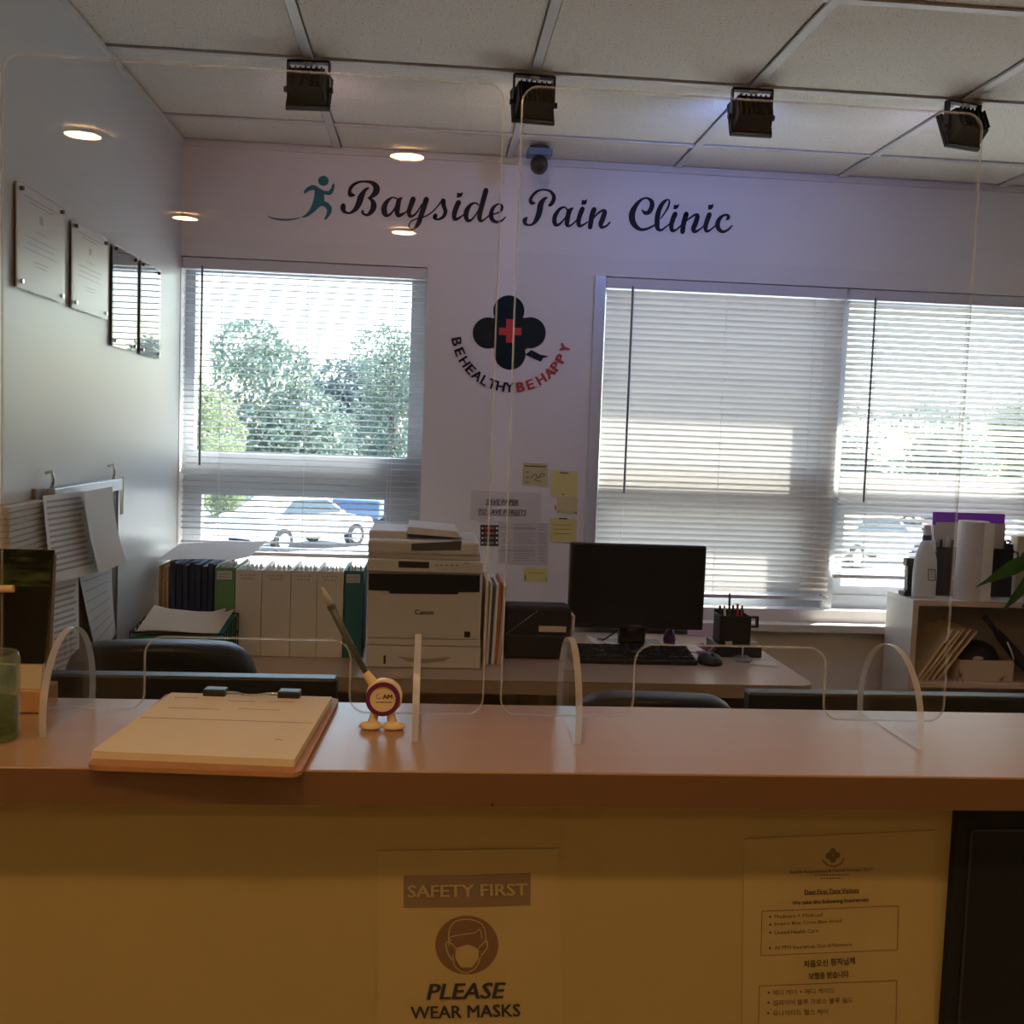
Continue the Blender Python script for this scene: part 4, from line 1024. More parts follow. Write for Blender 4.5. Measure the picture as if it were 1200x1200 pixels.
solo('soap_bar', k, mat('soap', (.55, .42, .32), .5), 'small pale bar on the front rim of the floral box', 'soap', smooth=True)
u0 = onY(1158, 724, yi+.0); u1 = onY(1200, 776, yi); u2 = onY(1216, 797, yi)
t = thing('folded_umbrella', 'black folded umbrella leaning at the right inside the bookcase', 'umbrella', (u2.x, yi, zi))
u0.y = yi+.03; u1.y = yi+.02; u2.y = yi+.02; u2.z = zi+.022
part('canopy_wrap', MB().tube([u0.lerp(u1, .32), u0.lerp(u1, .5), u1, u2], [.012, .017, .022, .020], 12), BLACKM, t, smooth=True)
part('handle', MB().tube([u0, u0.lerp(u1, .35)], .0095, 12), BLACK, t, smooth=True)
part('wrist_strap', MB().tube([u0.lerp(u1, .55)+Vector((0, -.02, .0)), u0.lerp(u1, .62)+Vector((.004, -.024, -.02)), u0.lerp(u1, .72)+Vector((.0, -.026, -.035))], .003, 6), PAPERB, t, smooth=True)

# ---- potted plant at the right edge
yq = 3.64; pc = onY(1232, 690, yq)
t = thing('potted_plant', 'leafy green plant reaching in from the right edge', 'plant', (pc.x, yq, ZBK))
M_ = Matrix.Translation((pc.x, yq+.045, ZBK+.001))
part('pot', MB().lathe([(.040, 0), (.055, .085), (.058, .09), (.051, .09), (.047, .075)], 24, M_, cap=False), mat('pot', (.35, .33, .32), .5), t, smooth=True)
part('soil', MB().lathe([(.046, .070), (.046, .074)], 20, M_), mat('soil', (.04, .025, .015), .9), t)
def leaf(a, b, width, sag, up=None):
    """a leaf from stem point a to tip b"""
    a, b = Vector(a), Vector(b); d = b-a; sd_ = d.cross(Vector((0, 1, .25))).normalized()
    rows = []
    for i in range(8):
        u = i/7; c = a+d*u + Vector((0, -.03*math.sin(u*3.1), sag*math.sin(u*3.14159))); w = width*math.sin(min(1, u*1.02+.06)*math.pi)**.8*(1-.25*u)
        rows.append([c-sd_*w+Vector((0, -.004, 0)), c+Vector((0, .004, 0)), c+sd_*w+Vector((0, -.004, 0))])
    return MB().sheet(rows)
Lp = lambda x, y_, d=0: onY(x, y_, yq-.075+d)
sp = Lp(1222, 668)
for a, b, w, sg in ((Lp(1212, 655), Lp(1143, 688), .034, .020), (Lp(1215, 640), Lp(1186, 662), .030, .012), (Lp(1212, 672), Lp(1168, 722), .022, .020), (Lp(1206, 672), Lp(1197, 712), .030, .0),
                    (Lp(1225, 645), Lp(1205, 610), .03, .0), (Lp(1235, 650), Lp(1275, 620), .035, .01), (Lp(1235, 660), Lp(1290, 670), .035, .02), (Lp(1216, 660, -.02), Lp(1183, 700, -.02), .026, .012)):
    part('leaf', leaf(a, b, w, sg), LEAF, t, smooth=True)
for a in ((1212, 655), (1215, 640), (1225, 645), (1235, 655), (1206, 672)):
    e = Lp(*a); part('stem', MB().tube([(pc.x, yq+.045, ZBK+.07), ((pc.x+e.x)/2, yq+.02, (ZBK+.09+e.z)/2+.02), e], .0035, 6), mat('stem', (.16, .22, .08), .5), t, smooth=True)

# ================================================================== WALL LETTERING AND DECALS
mpw = lambda x, y: onY(x, y, YW-.0018)
def crop(ox, oy, sc=15.): return lambda q: (q[0]/sc+ox, q[1]/sc+oy) + ((q[2]/sc,) if len(q) > 2 else ())
LET = [
 ('B', (395, 200), [[(300,430,40),(240,420,90),(220,370,60),(260,275,60),(370,205,45),(500,190,40),(620,215,70),(690,290,110),(680,380,110),(600,460,60),(545,475,20)],
   [(545,475,20),(620,530,70),(645,620,105),(610,710,90),(530,780,50),(455,750,45),(450,712,50)],
   [(550,305,35),(490,345,60),(420,460,110),(385,570,105),(320,680,80),(220,745,40),(130,720,60),(105,660,95),(110,615,90)]], []),
 ('a', (395, 200), [[(1050,490,30),(970,472,30),(880,540,70),(830,640,95),(835,740,95),(880,790,60),(960,740,35),(1040,620,30)], [(1145,475,22),(1090,520,80),(1065,640,90),(1055,740,85),(1090,798,55),(1190,745,25)]], []),
 ('y', (465, 205), [[(60,690,30),(150,660,25),(200,600,20)], [(290,420,95),(250,530,90),(215,640,80),(230,720,65),(300,710,40),(380,620,30),(440,520,30)],
   [(520,425,95),(480,560,90),(430,700,90),(380,850,80),(300,940,50),(230,930,35),(215,880,25),(260,810,25),(350,770,25),(480,735,25),(600,670,25),(700,570,25),(770,480,30)]], []),
 ('s', (465, 205), [[(815,450,90),(825,540,75),(855,640,70),(820,730,60),(730,780,40),(660,755,50),(680,715,80)]], []),
 ('i', (465, 205), [[(1085,480,90),(1045,570,90),(1012,680,85),(1015,765,70),(1060,775,50),(1160,710,25),(1200,670,20)]], [[(1065,305),(1110,325),(1165,300),(1150,370),(1100,400),(1050,395)]]),
 ('d', (525, 200), [[(530,600,30),(490,568,30),(410,590,50),(340,680,85),(315,780,90),(340,870,65),(400,870,45),(470,800,30),(530,700,25)], [(668,345,95),(620,520,90),(570,700,90),(552,830,80),(580,885,50),(650,850,30),(730,780,25)]], []),
 ('e', (525, 200), [[(730,790,25),(830,755,25),(910,725,40),(950,660,50),(935,600,45),(880,588,30),(800,645,60),(762,740,75),(768,840,75),(840,900,55),(940,880,40),(1010,815,22)]], []),
 ('P', (605, 210), [[(320,420,40),(270,415,70),(250,360,60),(300,270,50),(390,200,40),(500,185,35),(600,215,50),(660,300,70),(645,390,70),(600,450,60),(572,462,30)],
   [(538,325,32),(490,350,60),(430,440,100),(410,560,105),(370,680,90),(300,780,50),(220,805,35),(160,780,60),(150,720,80),(185,678,40)]], []),
 ('a', (605, 210), [[(900,545,30),(850,492,30),(770,520,50),(700,610,75),(670,700,80),(685,790,75),(740,800,50),(820,730,30),(880,650,25)], [(998,505,28),(935,560,85),(905,670,85),(892,780,80),(920,825,45),(1000,780,30),(1080,700,25)]], []),
 ('i', (660, 210), [[(340,520,88),(300,615,85),(270,730,80),(280,815,65),(340,810,40),(430,750,25)]], [[(330,362),(375,375),(422,350),(410,420),(390,448),(315,448)]]),
 ('n', (660, 210), [[(545,530,90),(505,640,90),(472,845,85)], [(530,690,25),(600,610,35),(690,550,45),(730,575,80),(700,680,90),(660,790,85),(680,845,55),(760,820,40),(822,758,30)]], []),
 ('C', (730, 215), [[(338,470,30),(390,518,65),(460,500,80),(510,400,85),(500,310,70),(420,257,35),(330,282,45),(240,370,75),(170,500,105),(160,620,110),(205,730,95),(310,808,60),(430,795,45),(550,735,30)]], []),
 ('l', (730, 215), [[(660,620,20),(740,510,30),(800,400,35),(815,310,30),(790,282,25),(720,325,60),(650,430,80),(610,560,90),(600,690,90),(612,790,75),(670,820,45),(760,760,30),(820,710,25)]], []),
 ('i', (730, 215), [[(920,535,88),(880,625,85),(850,740,80),(868,825,65),(940,810,40),(1030,730,25)]], [[(900,372),(950,382),(992,352),(980,410),(950,452),(885,452)]]),
 ('n', (790, 215), [[(215,535,90),(170,690,90),(147,850,85)], [(210,660,25),(290,600,35),(370,550,45),(410,572,80),(380,690,90),(340,790,85),(358,848,55),(430,820,35),(520,750,25)]], []),
 ('i', (790, 215), [[(620,545,90),(580,650,85),(552,760,80),(570,838,55),(630,820,35),(720,750,25)]], [[(600,372),(650,377),(692,352),(690,410),(660,457),(595,462)]]),
 ('c', (790, 215), [[(928,628,40),(955,600,60),(938,562,55),(880,556,40),(800,620,70),(762,720,85),(790,808,75),(860,848,55),(950,810,40),(1018,742,25)]], []),
]
b_ = onY(630, 275, YW)
t = thing('wall_lettering', 'navy script lettering reading Bayside Pain Clinic on the back wall', 'lettering', (b_.x, YW, b_.z))
for ch, org, strokes, polys in LET:
    cv = crop(*org); k = MB()
    for s_ in strokes: stroke(k, [cv(q) for q in s_], mpw)
    for p_ in polys: ppoly(k, [cv(q) for q in p_], mpw)
    part('letter', k, NAVY, t)
cv = crop(310, 195, 13.333); b_ = onY(355, 258, YW)
t = thing('runner_logo', 'teal running figure emblem at the start of the lettering', 'emblem', (b_.x, YW, b_.z))
k = MB(); c = cv((920, 225)); pdisc(k, c[0], c[1], 6.2, mpw, 28, 6.0); part('head', k, TEALV, t)
k = MB(); ppoly(k, [cv(q) for q in ((615,420),(610,390),(660,330),(740,290),(800,300),(870,345),(930,380),(1000,385),(1040,340),(1060,280),(1080,260),(1095,290),(1085,370),(1050,435),(1000,450),(930,435),(935,480),(935,540),(1000,570),(1050,630),(1050,710),(1010,780),(960,835),(925,825),(960,770),(980,690),(950,640),(890,615),(840,650),(780,710),(690,775),(620,800),(570,795),(640,750),(700,680),(740,600),(770,500),(785,380),(770,365),(700,380),(640,420))], mpw)
part('body', k, TEALV, t)
k = MB(); stroke(k, [cv(q) for q in ((40,770,8),(130,810,22),(300,835,30),(450,825,24),(570,795,8))], mpw); part('swoosh', k, TEALV, t)
# clover
cv = crop(520, 335, 7.5); b_ = onY(598, 455, YW)
t = thing('clover_decal', 'black four-leaf clover decal with red cross and curved slogan', 'decal', (b_.x, YW, b_.z))
for x, y in ((572, 220), (392, 414), (760, 412), (582, 600)):
    c = cv((x, y)); k = MB(); pdisc(k, c[0], c[1], 18.3, mpw, 40); part('clover_leaf', k, CLOVM, t)
k = MB(); ppoly(k, [cv(q) for q in ((440, 280), (710, 280), (730, 560), (440, 560))], lambda x, y: onY(x, y, YW-.0022)); part('clover_heart', k, CLOVM, t)
k = MB(); ppoly(k, [cv(q) for q in ((715, 605), (770, 562), (850, 605), (920, 618), (872, 634), (855, 668))], mpw); part('clover_stem', k, CLOVM, t)
mpr = lambda x, y: onY(x, y, YW-.0026)
k = MB(); ppoly(k, [cv(q) for q in ((548, 292), (610, 292), (610, 368), (682, 368), (682, 432), (610, 432), (610, 500), (548, 500), (548, 432), (485, 432), (485, 368), (548, 368))], mpr); part('red_cross', k, REDV, t)
Lw = {'A': 78, 'B': 66, 'E': 58, 'H': 70, 'L': 50, 'T': 66, 'Y': 72, 'P': 60}
for txt, pos, m_ in (('BEHEALTHY', ((115,490),(143,580),(188,665),(240,730),(290,795),(352,845),(425,868),(500,888),(578,898)), NAVY), ('BEHAPPY', ((676,893),(762,870),(858,822),(942,775),(990,712),(1035,642),(1072,548)), REDV)):
    for ch, (x, y) in zip(txt, pos):
        a = math.atan2(y-402, x-598); c = cv((598+491*math.cos(a), 402+491*math.sin(a)))
        k = MB(); ptext(k, ch, c[0], c[1], Lw[ch]/7.5, 11.0, mpw, rot=a-math.pi/2, bold=.028); part('slogan_letter', k, m_, t)

# ---- papers on the back wall
def wall_sheet(name, quad, m_, label, cat, group=None, d=.0015):
    q = [onY(x, y, YW-.0015) for x, y in quad]
    b = sum(q, Vector())/4; t = thing(name, label, cat, (b.x, YW, min(p.z for p in q)), group)
    part('paper', MB().prism(q, (0, -d, 0)), m_, t)
    return t
t = wall_sheet('paper_notice', ((552, 574), (634, 578), (634, 613), (551, 609)), mat('notice_paper', (.66, .62, .60), .75), 'white notice reading SAVE PAPER TO SAVE FORESTS', 'notice')
mp = lambda x, y: onY(x, y, YW-.0036)
k = MB(); ptext(k, 'SAVE PAPER', 588.5, 588.3, 38, 6, mp, slope=.02, shear=.2, bold=.012); ptext(k, 'TO SAVE FORESTS', 589, 600, 56, 6, mp, slope=.02, shear=.2, bold=.012)
pline(k, 569, 591.6, 608, 592.4, .6, mp); pline(k, 560, 603.4, 617, 604.6, .6, mp); part('printed_text', k, INK, t)
t = wall_sheet('colour_card', ((563, 615), (585, 615.5), (584.5, 640), (563, 639.5)), BLACK, 'small black card with red and green rows', 'card')
for i, c in enumerate(((.50, .08, .07), (.50, .08, .07), (.10, .26, .12), (.18, .20, .20))):
    k = MB(); y = 619+i*5.7; ppoly(k, [(568, y-1.6), (579, y-1.4), (579, y+1.6), (568, y+1.4)], mp); part('colour_row', k, mat('row%d' % i, c, .6), t)
    k = MB(); ppoly(k, [(564.5, y-1), (566.5, y-1), (566.5, y+1), (564.5, y+1)], mp); ppoly(k, [(581, y-1.2), (583.5, y-1.2), (583.5, y+1.2), (581, y+1.2)], mp); part('row_mark', k, PAPERB, t)
t = wall_sheet('printed_form', ((584, 611), (643, 613), (642, 662), (584, 660)), mat('form_paper', (.60, .57, .56), .75), 'grey printed form taped to the wall above the black bag', 'form')
k = MB()
for i in range(17):
    y = 615+i*2.6
    for x0_, x1_ in ((587, 597), (602, 628 if i % 3 else 622), (631, 641)):
        if i in (3, 9): continue
        pline(k, x0_, y, x1_-random.uniform(0, 4), y+.3, 1.0, mp)
pline(k, 584.5, 618.5, 628, 619.5, 1.2, mp); pline(k, 584.5, 645, 628, 646, 1.2, mp)
part('printed_lines', k, mat('form_ink', (.40, .38, .38), .8), t)
for i, (q, lab) in enumerate(((((613, 542), (642, 543.5), (642, 570), (612, 567.5)), 'yellow sticky note with scribbled writing, topmost on the wall'),
        (((646, 551), (677, 552.5), (676, 583.5), (645, 581)), 'plain yellow sticky note right of the scribbled one'),
        (((653, 583), (677, 584), (676, 602.5), (653, 600)), 'small pale yellow note between two larger sticky notes'),
        (((645, 607), (676, 608.5), (675, 636), (644, 634.5)), 'lined yellow sticky note above the monitor corner'),
        (((614, 664), (641, 666), (641, 682.5), (614, 681)), 'small yellow sticky note below the printed form'))):
    t = wall_sheet('sticky_note', q, [mat('note_a', (.62, .54, .28), .8), YELLOW, mat('note_c', (.64, .56, .30), .8), YELLOW, YELLOW][i], lab, 'note', 'sticky notes on the back wall')
    k = MB(); (xa_, ya_), (xb_, _), (_, yb_), _ = q
    if i == 0:
        pline(k, 615, 546, 640, 547, 1.6, mp)
        for yy in (553, 559, 565): pline(k, 616, yy, 620, yy+.3, 1.0, mp)
        stroke(k, [(622, 560, .8), (627, 556, 1), (631, 560, 1), (634, 555, 1), (638, 557, .8), (626, 562, .8), (634, 564, .7)], mp, 4)
    elif i == 1: pline(k, 656, 554, 666, 554.5, 1.6, mp); pline(k, 659, 579, 661, 580, 1.4, mp)
    elif i == 2: pline(k, 650.8, 592, 651.2, 597, 1.4, mp); pline(k, 673, 600, 676, 601, 1.2, mp)
    elif i == 3:
        pline(k, 655, 607.5, 665, 608, 1.6, mp)
        for yy in (615, 620, 625): pline(k, 648, yy, 670, yy+.6, .5, mp)
    else: pline(k, 615.5, 674, 615.8, 680, 1.2, mp); pline(k, 639, 678.5, 641, 679.5, 1.4, mp); pline(k, 619, 671, 637, 672, .5, mp)
    part('pen_marks', k, mat('note_ink', (.12, .10, .07), .8), t)

# ================================================================== LEFT WALL THINGS
CERT = clear('certificate_acrylic', (.98, .98, .98), 1.55, .0); CERTM = clear('certificate_matte', (.98, .98, .98), 1.5, .38)
certs = [((15, 212), (70, 243), (70, 356), (14, 335), 'nearest the camera'), ((80, 256), (121, 281), (122, 374), (80, 361), 'second from the camera'),
         ((129, 287), (157, 299), (155, 413), (127, 404), 'third, mirroring the window'), ((162, 306), (184, 315), (183, 421), (160, 415), 'nearest the back corner')]
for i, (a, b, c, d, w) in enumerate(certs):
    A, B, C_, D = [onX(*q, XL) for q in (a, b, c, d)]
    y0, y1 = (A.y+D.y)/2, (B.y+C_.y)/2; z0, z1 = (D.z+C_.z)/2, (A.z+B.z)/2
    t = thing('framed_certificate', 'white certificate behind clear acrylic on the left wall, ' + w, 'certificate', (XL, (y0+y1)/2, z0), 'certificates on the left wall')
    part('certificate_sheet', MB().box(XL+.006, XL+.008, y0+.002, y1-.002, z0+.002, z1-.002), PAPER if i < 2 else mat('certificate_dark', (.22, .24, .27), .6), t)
    part('acrylic_cover', MB().box(XL+.0085, XL+.0125, y0, y1, z0, z1), [CERTM if i < 2 else CERT], t)
    part('acrylic_back', MB().box(XL+.002, XL+.0055, y0, y1, z0, z1), ACR, t)
    for yy in (y0+.02, y1-.02):
        for zz_ in (z0+.015, z1-.012): part('standoff', MB().cyl((XL+.001, yy, zz_), (XL+.016, yy, zz_), .005, 12), CHROME if zz_ < z0+.05 else BLACK, t)
    k = MB(); ym_ = (y0+y1)/2; H = z1-z0
    mpx = lambda u, v: Vector((XL+.0083, y0+(y1-y0)*u, z0+H*v))
    if i < 2:
        for v, hw in ((.90, .36), (.86, .24), (.60, .12), (.52, .34), (.46, .3), (.40, .34), (.30, .16), (.26, .12)):
            ppoly(k, [(.5-hw, v), (.5+hw, v), (.5+hw, v+.012), (.5-hw, v+.012)], mpx)
        ppoly(k, [(.46, .70), (.54, .70), (.54, .78), (.46, .78)], mpx)
        part('printed_text', k, mat('cert_ink', (.35, .35, .37), .7), t)

# chart board hung on two hooks
Y0, Y1 = onX(49, 570, XL).y, onX(131, 560, XL).y; zt_ = (onX(49, 570, XL).z+onX(131, 562, XL).z)/2; zb2 = onX(95, 792, XL).z
t = thing('chart_board', 'silver framed hanging board with clipped schedules on the left wall', 'board', (XL, (Y0+Y1)/2, zb2))
part('backing', MB().box(XL+.012, XL+.018, Y0+.008, Y1-.008, zb2, zt_-.03), mat('board_back', (.10, .08, .07), .6), t)
part('top_rail', MB().box(XL+.008, XL+.030, Y0, Y1, zt_-.032, zt_), ALU, t, bev=.002)
part('side_rail', MB().box(XL+.008, XL+.024, Y0, Y0+.014, zb2, zt_-.032), ALU, t); part('side_rail', MB().box(XL+.008, XL+.022, Y1-.010, Y1, zb2, zt_-.032), ALU, t)
for yy in (Y0+.012, Y1-.05):
    part('hook', MB().tube([(XL+.004, yy, zt_+.035), (XL+.018, yy, zt_+.04), (XL+.022, yy, zt_+.02), (XL+.018, yy, zt_-.004)], .004, 8), CHROME, t, smooth=True)
STRIPE = mat('print_stripe', (.42, .42, .43), .8)
def hung_sheet(quad, off, curl, label, lines, m_=PAPER, thick=.42):
    """sheet between four left-wall pixels, standing off the wall, lower edge curling out"""
    A, B, C_, D = [onX(*q, XL+off) for q in quad]
    b = (A+B+C_+D)/4; t = thing('schedule_sheet', label, 'paper', (XL+off, b.y, min(C_.z, D.z)), 'schedule sheets on the chart board')
    def P(u, v, e=0):
        p = A.lerp(B, u).lerp(D.lerp(C_, u), v); return Vector((XL+off+curl*v**2.2*(.4+.6*u)+e, p.y, p.z))
    part('sheet', MB().sheet([[P(j/5, i/7) for j in range(6)] for i in range(8)]), m_, t, smooth=True)
    k = MB()
    for i in range(lines):
        v = .06+.86*i/lines; hgt = thick*.86/lines
        k.sheet([[P(u, v+e_, .0009) for u in (.06, .3, .55, .80, .92 - .15*random.random())] for e_ in (0, hgt)])
    part('printed_lines', k, STRIPE, t)
    return t
hung_sheet(((60, 684), (92, 676), (92, 786), (62, 800)), .027, .004, 'lower left striped schedule sheet on the chart board', 14)
hung_sheet(((93, 676), (131, 664), (131, 742), (112, 772)), .030, .012, 'lower right pale sheet on the chart board, creased', 7, PAPERB, .12)
hung_sheet(((50, 581), (101, 575), (107, 670), (58, 684)), .044, .020, 'upper left striped schedule sheet on the chart board', 13)
hung_sheet(((97, 576), (132, 570), (135, 658), (110, 672)), .072, .030, 'upper right plain white sheet on the chart board, curling', 0)
A, B = onX(133, 560, XL), onX(143, 602, XL)
solo('wall_tag', MB().box(XL+.001, XL+.004, A.y, B.y, B.z, A.z), mat('tag_yellow', (.60, .58, .36), .8), 'pale yellow tag on the wall beside the chart board', 'tag')
# card rack left of the board
A, B = onX(3, 588, XL), onX(38, 648, XL); D = onX(47, 570, XL)
t = thing('card_rack', 'white time card rack with thin slots at the left edge', 'rack', (XL, (A.y+B.y)/2, B.z-.02))
y0, y1, z0, z1 = onX(-20, 600, XL).y, onX(39, 600, XL).y, B.z-.02, onX(20, 588, XL).z
part('rack_back', MB().box(XL+.001, XL+.012, y0, y1, z0, z1), MANILA, t)
ns = 11
for i in range(ns):
    z = z0+(z1-z0)*i/ns
    part('card_slot', MB().hexa([(XL+.012, y0+.05, z), (XL+.030, y0+.05, z), (XL+.030, y1, z), (XL+.012, y1, z)], [(XL+.012, y0+.05, z+(z1-z0)/ns*.86), (XL+.036, y0+.05, z+(z1-z0)/ns*.86), (XL+.036, y1, z+(z1-z0)/ns*.86), (XL+.012, y1, z+(z1-z0)/ns*.86)]), WHITE, t)
solo('wall_switch_box', MB().box(XL+.001, XL+.010, onX(37, 580, XL).y, onX(48, 580, XL).y, onX(42, 640, XL).z, onX(42, 572, XL).z), mat('grey_box', (.30, .27, .25), .5), 'grey narrow box between the card rack and the chart board', 'box', bev=.002)

# ================================================================== POSTERS ON THE COUNTER FRONT
yq = YPN-.0006
mp = lambda x, y: onY(x, y, yq-.0012); mp2 = lambda x, y: onY(x, y, yq-.0022)
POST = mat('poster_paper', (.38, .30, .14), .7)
q = [onY(x, y, yq) for x, y in ((443, 997), (654, 994), (661, 1296), (441, 1298))]
t = thing('mask_poster', 'paper poster reading SAFETY FIRST PLEASE WEAR MASKS on the counter front', 'poster', (q[3].x, yq, q[3].z))
part('paper', MB().prism(q, (0, -.0008, 0)), POST, t)
k = MB(); ppoly(k, [(473, 1026), (548, 1025.5), (622, 1022.5), (621.5, 1061), (548, 1063.5), (473, 1064)], mp); bn = part('banner', k, mat('banner_brown', (.19, .13, .085), .6), t)
k = MB(); ptext(k, 'SAFETY FIRST', 548, 1043.5, 140, 14, mp2, slope=-.018, bold=.02); part('banner_text', k, POST, bn)
k = MB(); pdisc(k, 547, 1107.5, 37, mp, 48, 34.5); ic = part('mask_icon', k, mat('icon_brown', (.16, .09, .05), .6), t)
cv = crop(420, 970, 4.615); k = MB()
for s_ in ([(505,715,7),(480,670,8),(475,625,8),(495,612,7)], [(665,690,7),(695,650,8),(695,615,8),(680,615,7)],
           [(490,640,6),(490,560,6),(520,510,6),(590,495,6),(660,515,6),(685,560,6),(690,620,6)], [(500,605,5),(500,590,5),(580,575,5),(630,568,5),(658,550,5),(668,600,5)],
           [(490,612,6),(515,640,7),(540,660,7)], [(690,612,6),(660,640,7),(640,655,7)], [(510,690,6),(520,745,6),(560,780,6),(600,780,6),(640,750,6),(660,700,6)]):
    stroke(k, [cv(p) for p in s_], mp2, 5)
ppoly(k, [cv(p) for p in ((525,652),(560,640),(590,632),(620,640),(652,650),(648,710),(615,755),(555,755),(525,710))], mp2)
part('face_drawing', k, POST, ic)
k = MB(); ptext(k, 'PLEASE', 546.5, 1161.5, 92, 18.5, mp, slope=-.02, bold=.025, shear=.22); ptext(k, 'WEAR MASKS', 545.5, 1185.5, 128, 14.5, mp, slope=-.025, bold=.02); part('printed_text', k, INK, t)

q = [onY(x, y, yq) for x, y in ((872, 983), (1094, 973), (1095, 1284), (868, 1296))]
t = thing('insurance_notice', 'paper notice listing insurances in English and Korean on the counter front', 'notice', (q[3].x, yq, q[3].z))
part('paper', MB().prism(q, (0, -.0008, 0)), POST, t)
cv = crop(860, 970, 4.615); IKB = mat('notice_ink', (.07, .045, .025), .7); sl = -.045
k = MB()
for dx, dy in ((0, -22), (-22, 2), (22, -2), (0, 22)): c = cv((535+dx, 150+dy)); pdisc(k, c[0], c[1], 4.0, mp, 16)
stroke(k, [cv(p) for p in ((480,175,9),(505,200,9),(545,208,9),(585,188,9),(592,165,9))], mp, 4); part('clover_mark', k, mat('icon_brown2', (.16, .09, .05), .6), t)
def line(txt, x0, x1, y0, y1, bold=0., h=None, m_=IKB):
    a = cv((x0, y0)); b = cv((x1, y1)); ptext(k, txt, (a[0]+b[0])/2, (a[1]+b[1])/2, b[0]-a[0], h, mp, slope=(b[1]-a[1])/(b[0]-a[0]), bold=bold)
k = MB()
line('Bayside Acupuncture & Manual Therapy, PLLC', 303, 752, 243, 226, .012, 4.2)
for (x0_, x1_, y) in ((435, 628, 258), (470, 595, 275)):
    n_ = int((x1_-x0_)/16)
    for j in range(n_):
        a = cv((x0_+16*j, y-.4*j)); pline(k, a[0], a[1], a[0]+2.4, a[1]-.1, 1.1, mp)
line('Dear First Time Visitors', 383, 676, 349, 337, .015, 5.4); a = cv((383, 362)); b = cv((676, 352)); pline(k, *a, *b, .7, mp)
line('We take the following Insurances:', 315, 732, 410, 390, .015, 6.0)
line('Medicare + Medicaid', 220, 480, 481, 470, 0, 4.6); line('Empire Blue Cross Blue Shield', 220, 583, 523, 505, 0, 5); line('United Health Care', 220, 456, 568, 556, 0, 4.6); line('All PPO Insurances Out of Network', 220, 640, 650, 630, 0, 4.6)
for x, y in ((197, 482), (197, 524), (197, 568), (195, 651), (189, 892), (187, 946), (185, 1003)): c = cv((x, y)); pdisc(k, c[0], c[1], 1.3, mp, 10)
line('처음오신 환자님께', 378, 655, 738, 718, .012, 8.4); a = cv((378, 755)); b = cv((655, 738)); line('보험을 받습니다', 405, 622, 803, 790, .012, 8.0)
line('메디 케어 + 메디 케이드', 212, 545, 893, 880, 0, 6.6); line('엠파이어 블루 크로스 블루 쉴드', 212, 645, 948, 932, 0, 6.6); line('유나이티드 헬스 케어', 212, 508, 1004, 995, 0, 6.6)
part('printed_text', k, IKB, t)
k = MB()
for B4 in (((152,452),(890,422),(884,660),(146,692)), ((138,856),(882,826),(872,1250),(128,1285))):
    P4 = [cv(p) for p in B4]
    for i in range(4): pline(k, *P4[i], *P4[(i+1) % 4], 1.0, mp)
part('printed_boxes', k, mat('box_ink', (.22, .12, .06), .7), t)

# ================================================================== OUTSIDE
GZ = -1.9
GR = mat('asphalt', (.30, .32, .34), .9, noise=(3, .15)); WK = mat('sidewalk', (.62, .60, .56), .9)
struct('ground', MB().box(-90, 120, YW+WT, 160, -2.1, GZ), GR, 'sunlit asphalt parking lot outside the windows')
struct('sidewalk', MB().box(-90, 120, 24, 27, GZ, GZ+.12), WK, 'pale concrete walkway below the windows')
def car(x, y, rz, m_, label):
    t = thing('parked_car', label, 'car', (x, y, GZ), 'cars parked outside'); R = Matrix.Translation((x, y, GZ)) @ Matrix.Rotation(rz, 4, 'Z')
    lo = [(-2.2, .35), (2.2, .35), (2.25, .62), (2.1, .82), (1.1, .95), (-2.1, .98), (-2.25, .65)]
    part('body', MB().prism([R @ Vector((x_, -.86, z_)) for x_, z_ in lo], R.to_3x3() @ Vector((0, 1.72, 0))), m_, t, bev=.08)
    up = [(-1.75, .96), (1.15, .95), (.45, 1.42), (-.95, 1.46)]
    part('cabin', MB().hexa([R @ Vector((x_, -.80 if z_ < 1.2 else -.66, z_)) for x_, z_ in up], [R @ Vector((x_, .80 if z_ < 1.2 else .66, z_)) for x_, z_ in up]), m_, t, bev=.06)
    CG = mat('car_glass', (.05, .07, .09), .08)
    for s in (-1, 1):
        part('side_window', MB().add([R @ Vector(p) for p in ((-1.45, s*.81, 1.0), (.9, s*.81, 1.0), (.38, s*.70, 1.36), (-.88, s*.70, 1.38))], [(0, 1, 2, 3)]), CG, t)
    part('windscreen', MB().add([R @ Vector(p) for p in ((1.16, -.7, 1.0), (1.16, .7, 1.0), (.56, .6, 1.38), (.56, -.6, 1.38))], [(0, 1, 2, 3)]), CG, t)
    for sx_ in (-1.4, 1.4):
        for s in (-1, 1):
            w = part('wheel', MB().cyl(R @ Vector((sx_, s*.72, .33)), R @ Vector((sx_, s*.90, .33)), .33, 20), BLACKM, t)
            part('hubcap', MB().cyl(R @ Vector((sx_, s*.90, .33)), R @ Vector((sx_, s*.915, .33)), .2, 14), CHROME, w)
for px_, d, rz, c, lab in ((350, 30, .9, (.75, .76, .78), 'white car parked outside the left window'), (305, 41, 1.4, (.35, .37, .40), 'grey car parked farther left outside the left window'),
                           (440, 38, 1.3, (.10, .16, .28), 'dark blue car parked outside beside the white car'), (1015, 30, .5, (.72, .73, .75), 'silver car parked outside the right window'), (1120, 34, 1.2, (.45, .10, .08), 'dark red car parked outside the right window')):
    p = onY(px_, 600, d); car(p.x, d, rz, mat('car_%d' % px_, c, .3, .2), lab)
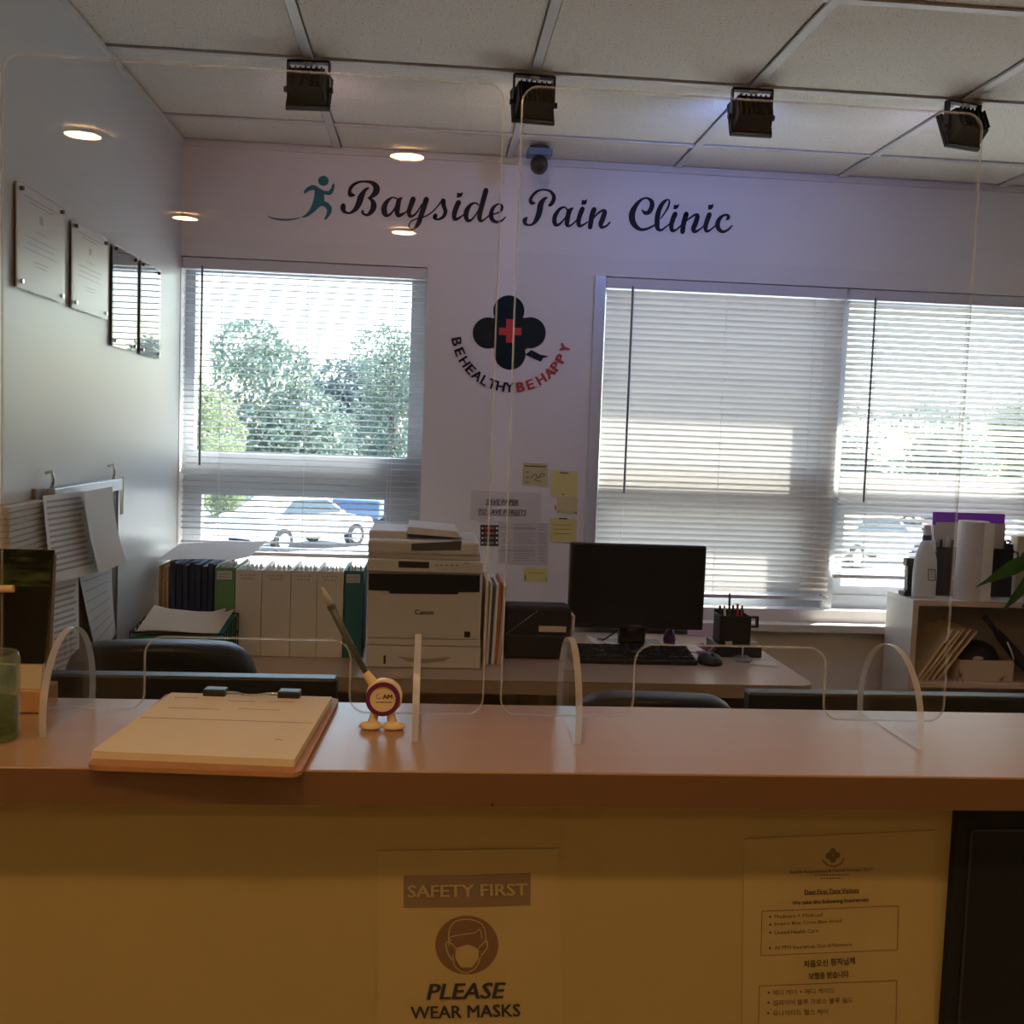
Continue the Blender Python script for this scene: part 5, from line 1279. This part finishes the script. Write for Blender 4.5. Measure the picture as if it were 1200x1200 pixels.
FOL = [mat('foliage_a', (.16, .23, .19), .7, trans=.35, noise=(1.5, .3)), mat('foliage_b', (.27, .33, .19), .7, trans=.4, noise=(1.5, .3)), mat('foliage_c', (.12, .18, .18), .7, trans=.3, noise=(1.5, .3))]
BARK = mat('bark', (.09, .06, .04), .9)
def tree(px_, y, w, ztop, zlow, fi, label, n=10000):
    c = onY(px_, 480, y); t = thing('tree', label, 'tree', (c.x, y, GZ), 'trees outside')
    part('trunk', MB().tube([(c.x, y, GZ), (c.x+.1, y, zlow+.5), (c.x-.1, y, (zlow+ztop)/2)], [.28, .22, .1], 8), BARK, t)
    rnd = random.Random(px_*7+fi); k = MB(); blobs = []
    for _ in range(14):
        u = rnd.uniform(0, 1); zc_ = zlow+(ztop-zlow)*(.15+.7*u); rr = w*(.75-.45*abs(u-.4))
        a = rnd.uniform(0, 6.28); q = rnd.uniform(0, .65)*rr
        blobs.append((c.x+q*math.cos(a), y+q*math.sin(a)*.7, zc_, rnd.uniform(.30, .5)*w, rnd.uniform(.16, .26)*(ztop-zlow)))
    for _ in range(n):
        bx_, by_, bz_, br, bh = rnd.choice(blobs)
        d = Vector((rnd.gauss(0, 1), rnd.gauss(0, 1), rnd.gauss(0, 1))).normalized()*rnd.uniform(.7, 1)
        p = Vector((bx_+d.x*br, by_+d.y*br, bz_+d.z*bh)); s_ = rnd.uniform(.06, .13)*w/3.2
        e1 = Vector((rnd.gauss(0, 1), rnd.gauss(0, 1), rnd.gauss(0, 1))).normalized()*s_; e2 = e1.orthogonal().normalized()*s_*.6
        k.add([p-e1, p+e2, p+e1, p-e2], [(0, 1, 2, 3)])
    me_ = part('crown', k, FOL[fi], t); me_['kind'] = 'stuff'
for a in ((330, 54, 5.4, 6.6, -2.2, 0, 'large round green tree in the middle of the left window'), (222, 44, 3.0, 3.2, -1.9, 1, 'low yellow-green bush outside by the left wall'),
          (268, 37, 1.3, 1.0, -1.8, 1, 'smaller yellow-green bush outside the left window'), (410, 67, 5.4, 6.0, -2.2, 2, 'bluish green tree between two taller trees outside'),
          (462, 48, 3.2, 6.6, -2.2, 0, 'tall tree at the right side of the left window'), (540, 60, 4, 5.2, -2, 2, 'green tree hidden behind the wall between the windows'),
          (1000, 56, 4.2, 3.4, -2, 2, 'low dark tree outside the right window'), (1100, 47, 3.8, 3.6, -2, 0, 'broad green tree behind the half-tilted blind'), (1195, 52, 3.6, 4.0, -2, 1, 'pale green tree at the far right outside'),
          (770, 56, 4.6, 5.4, -2, 0, 'green tree outside behind the closed blind'), (885, 60, 4.2, 4.8, -2, 2, 'bluish tree outside behind the closed blind')):
    tree(*a)
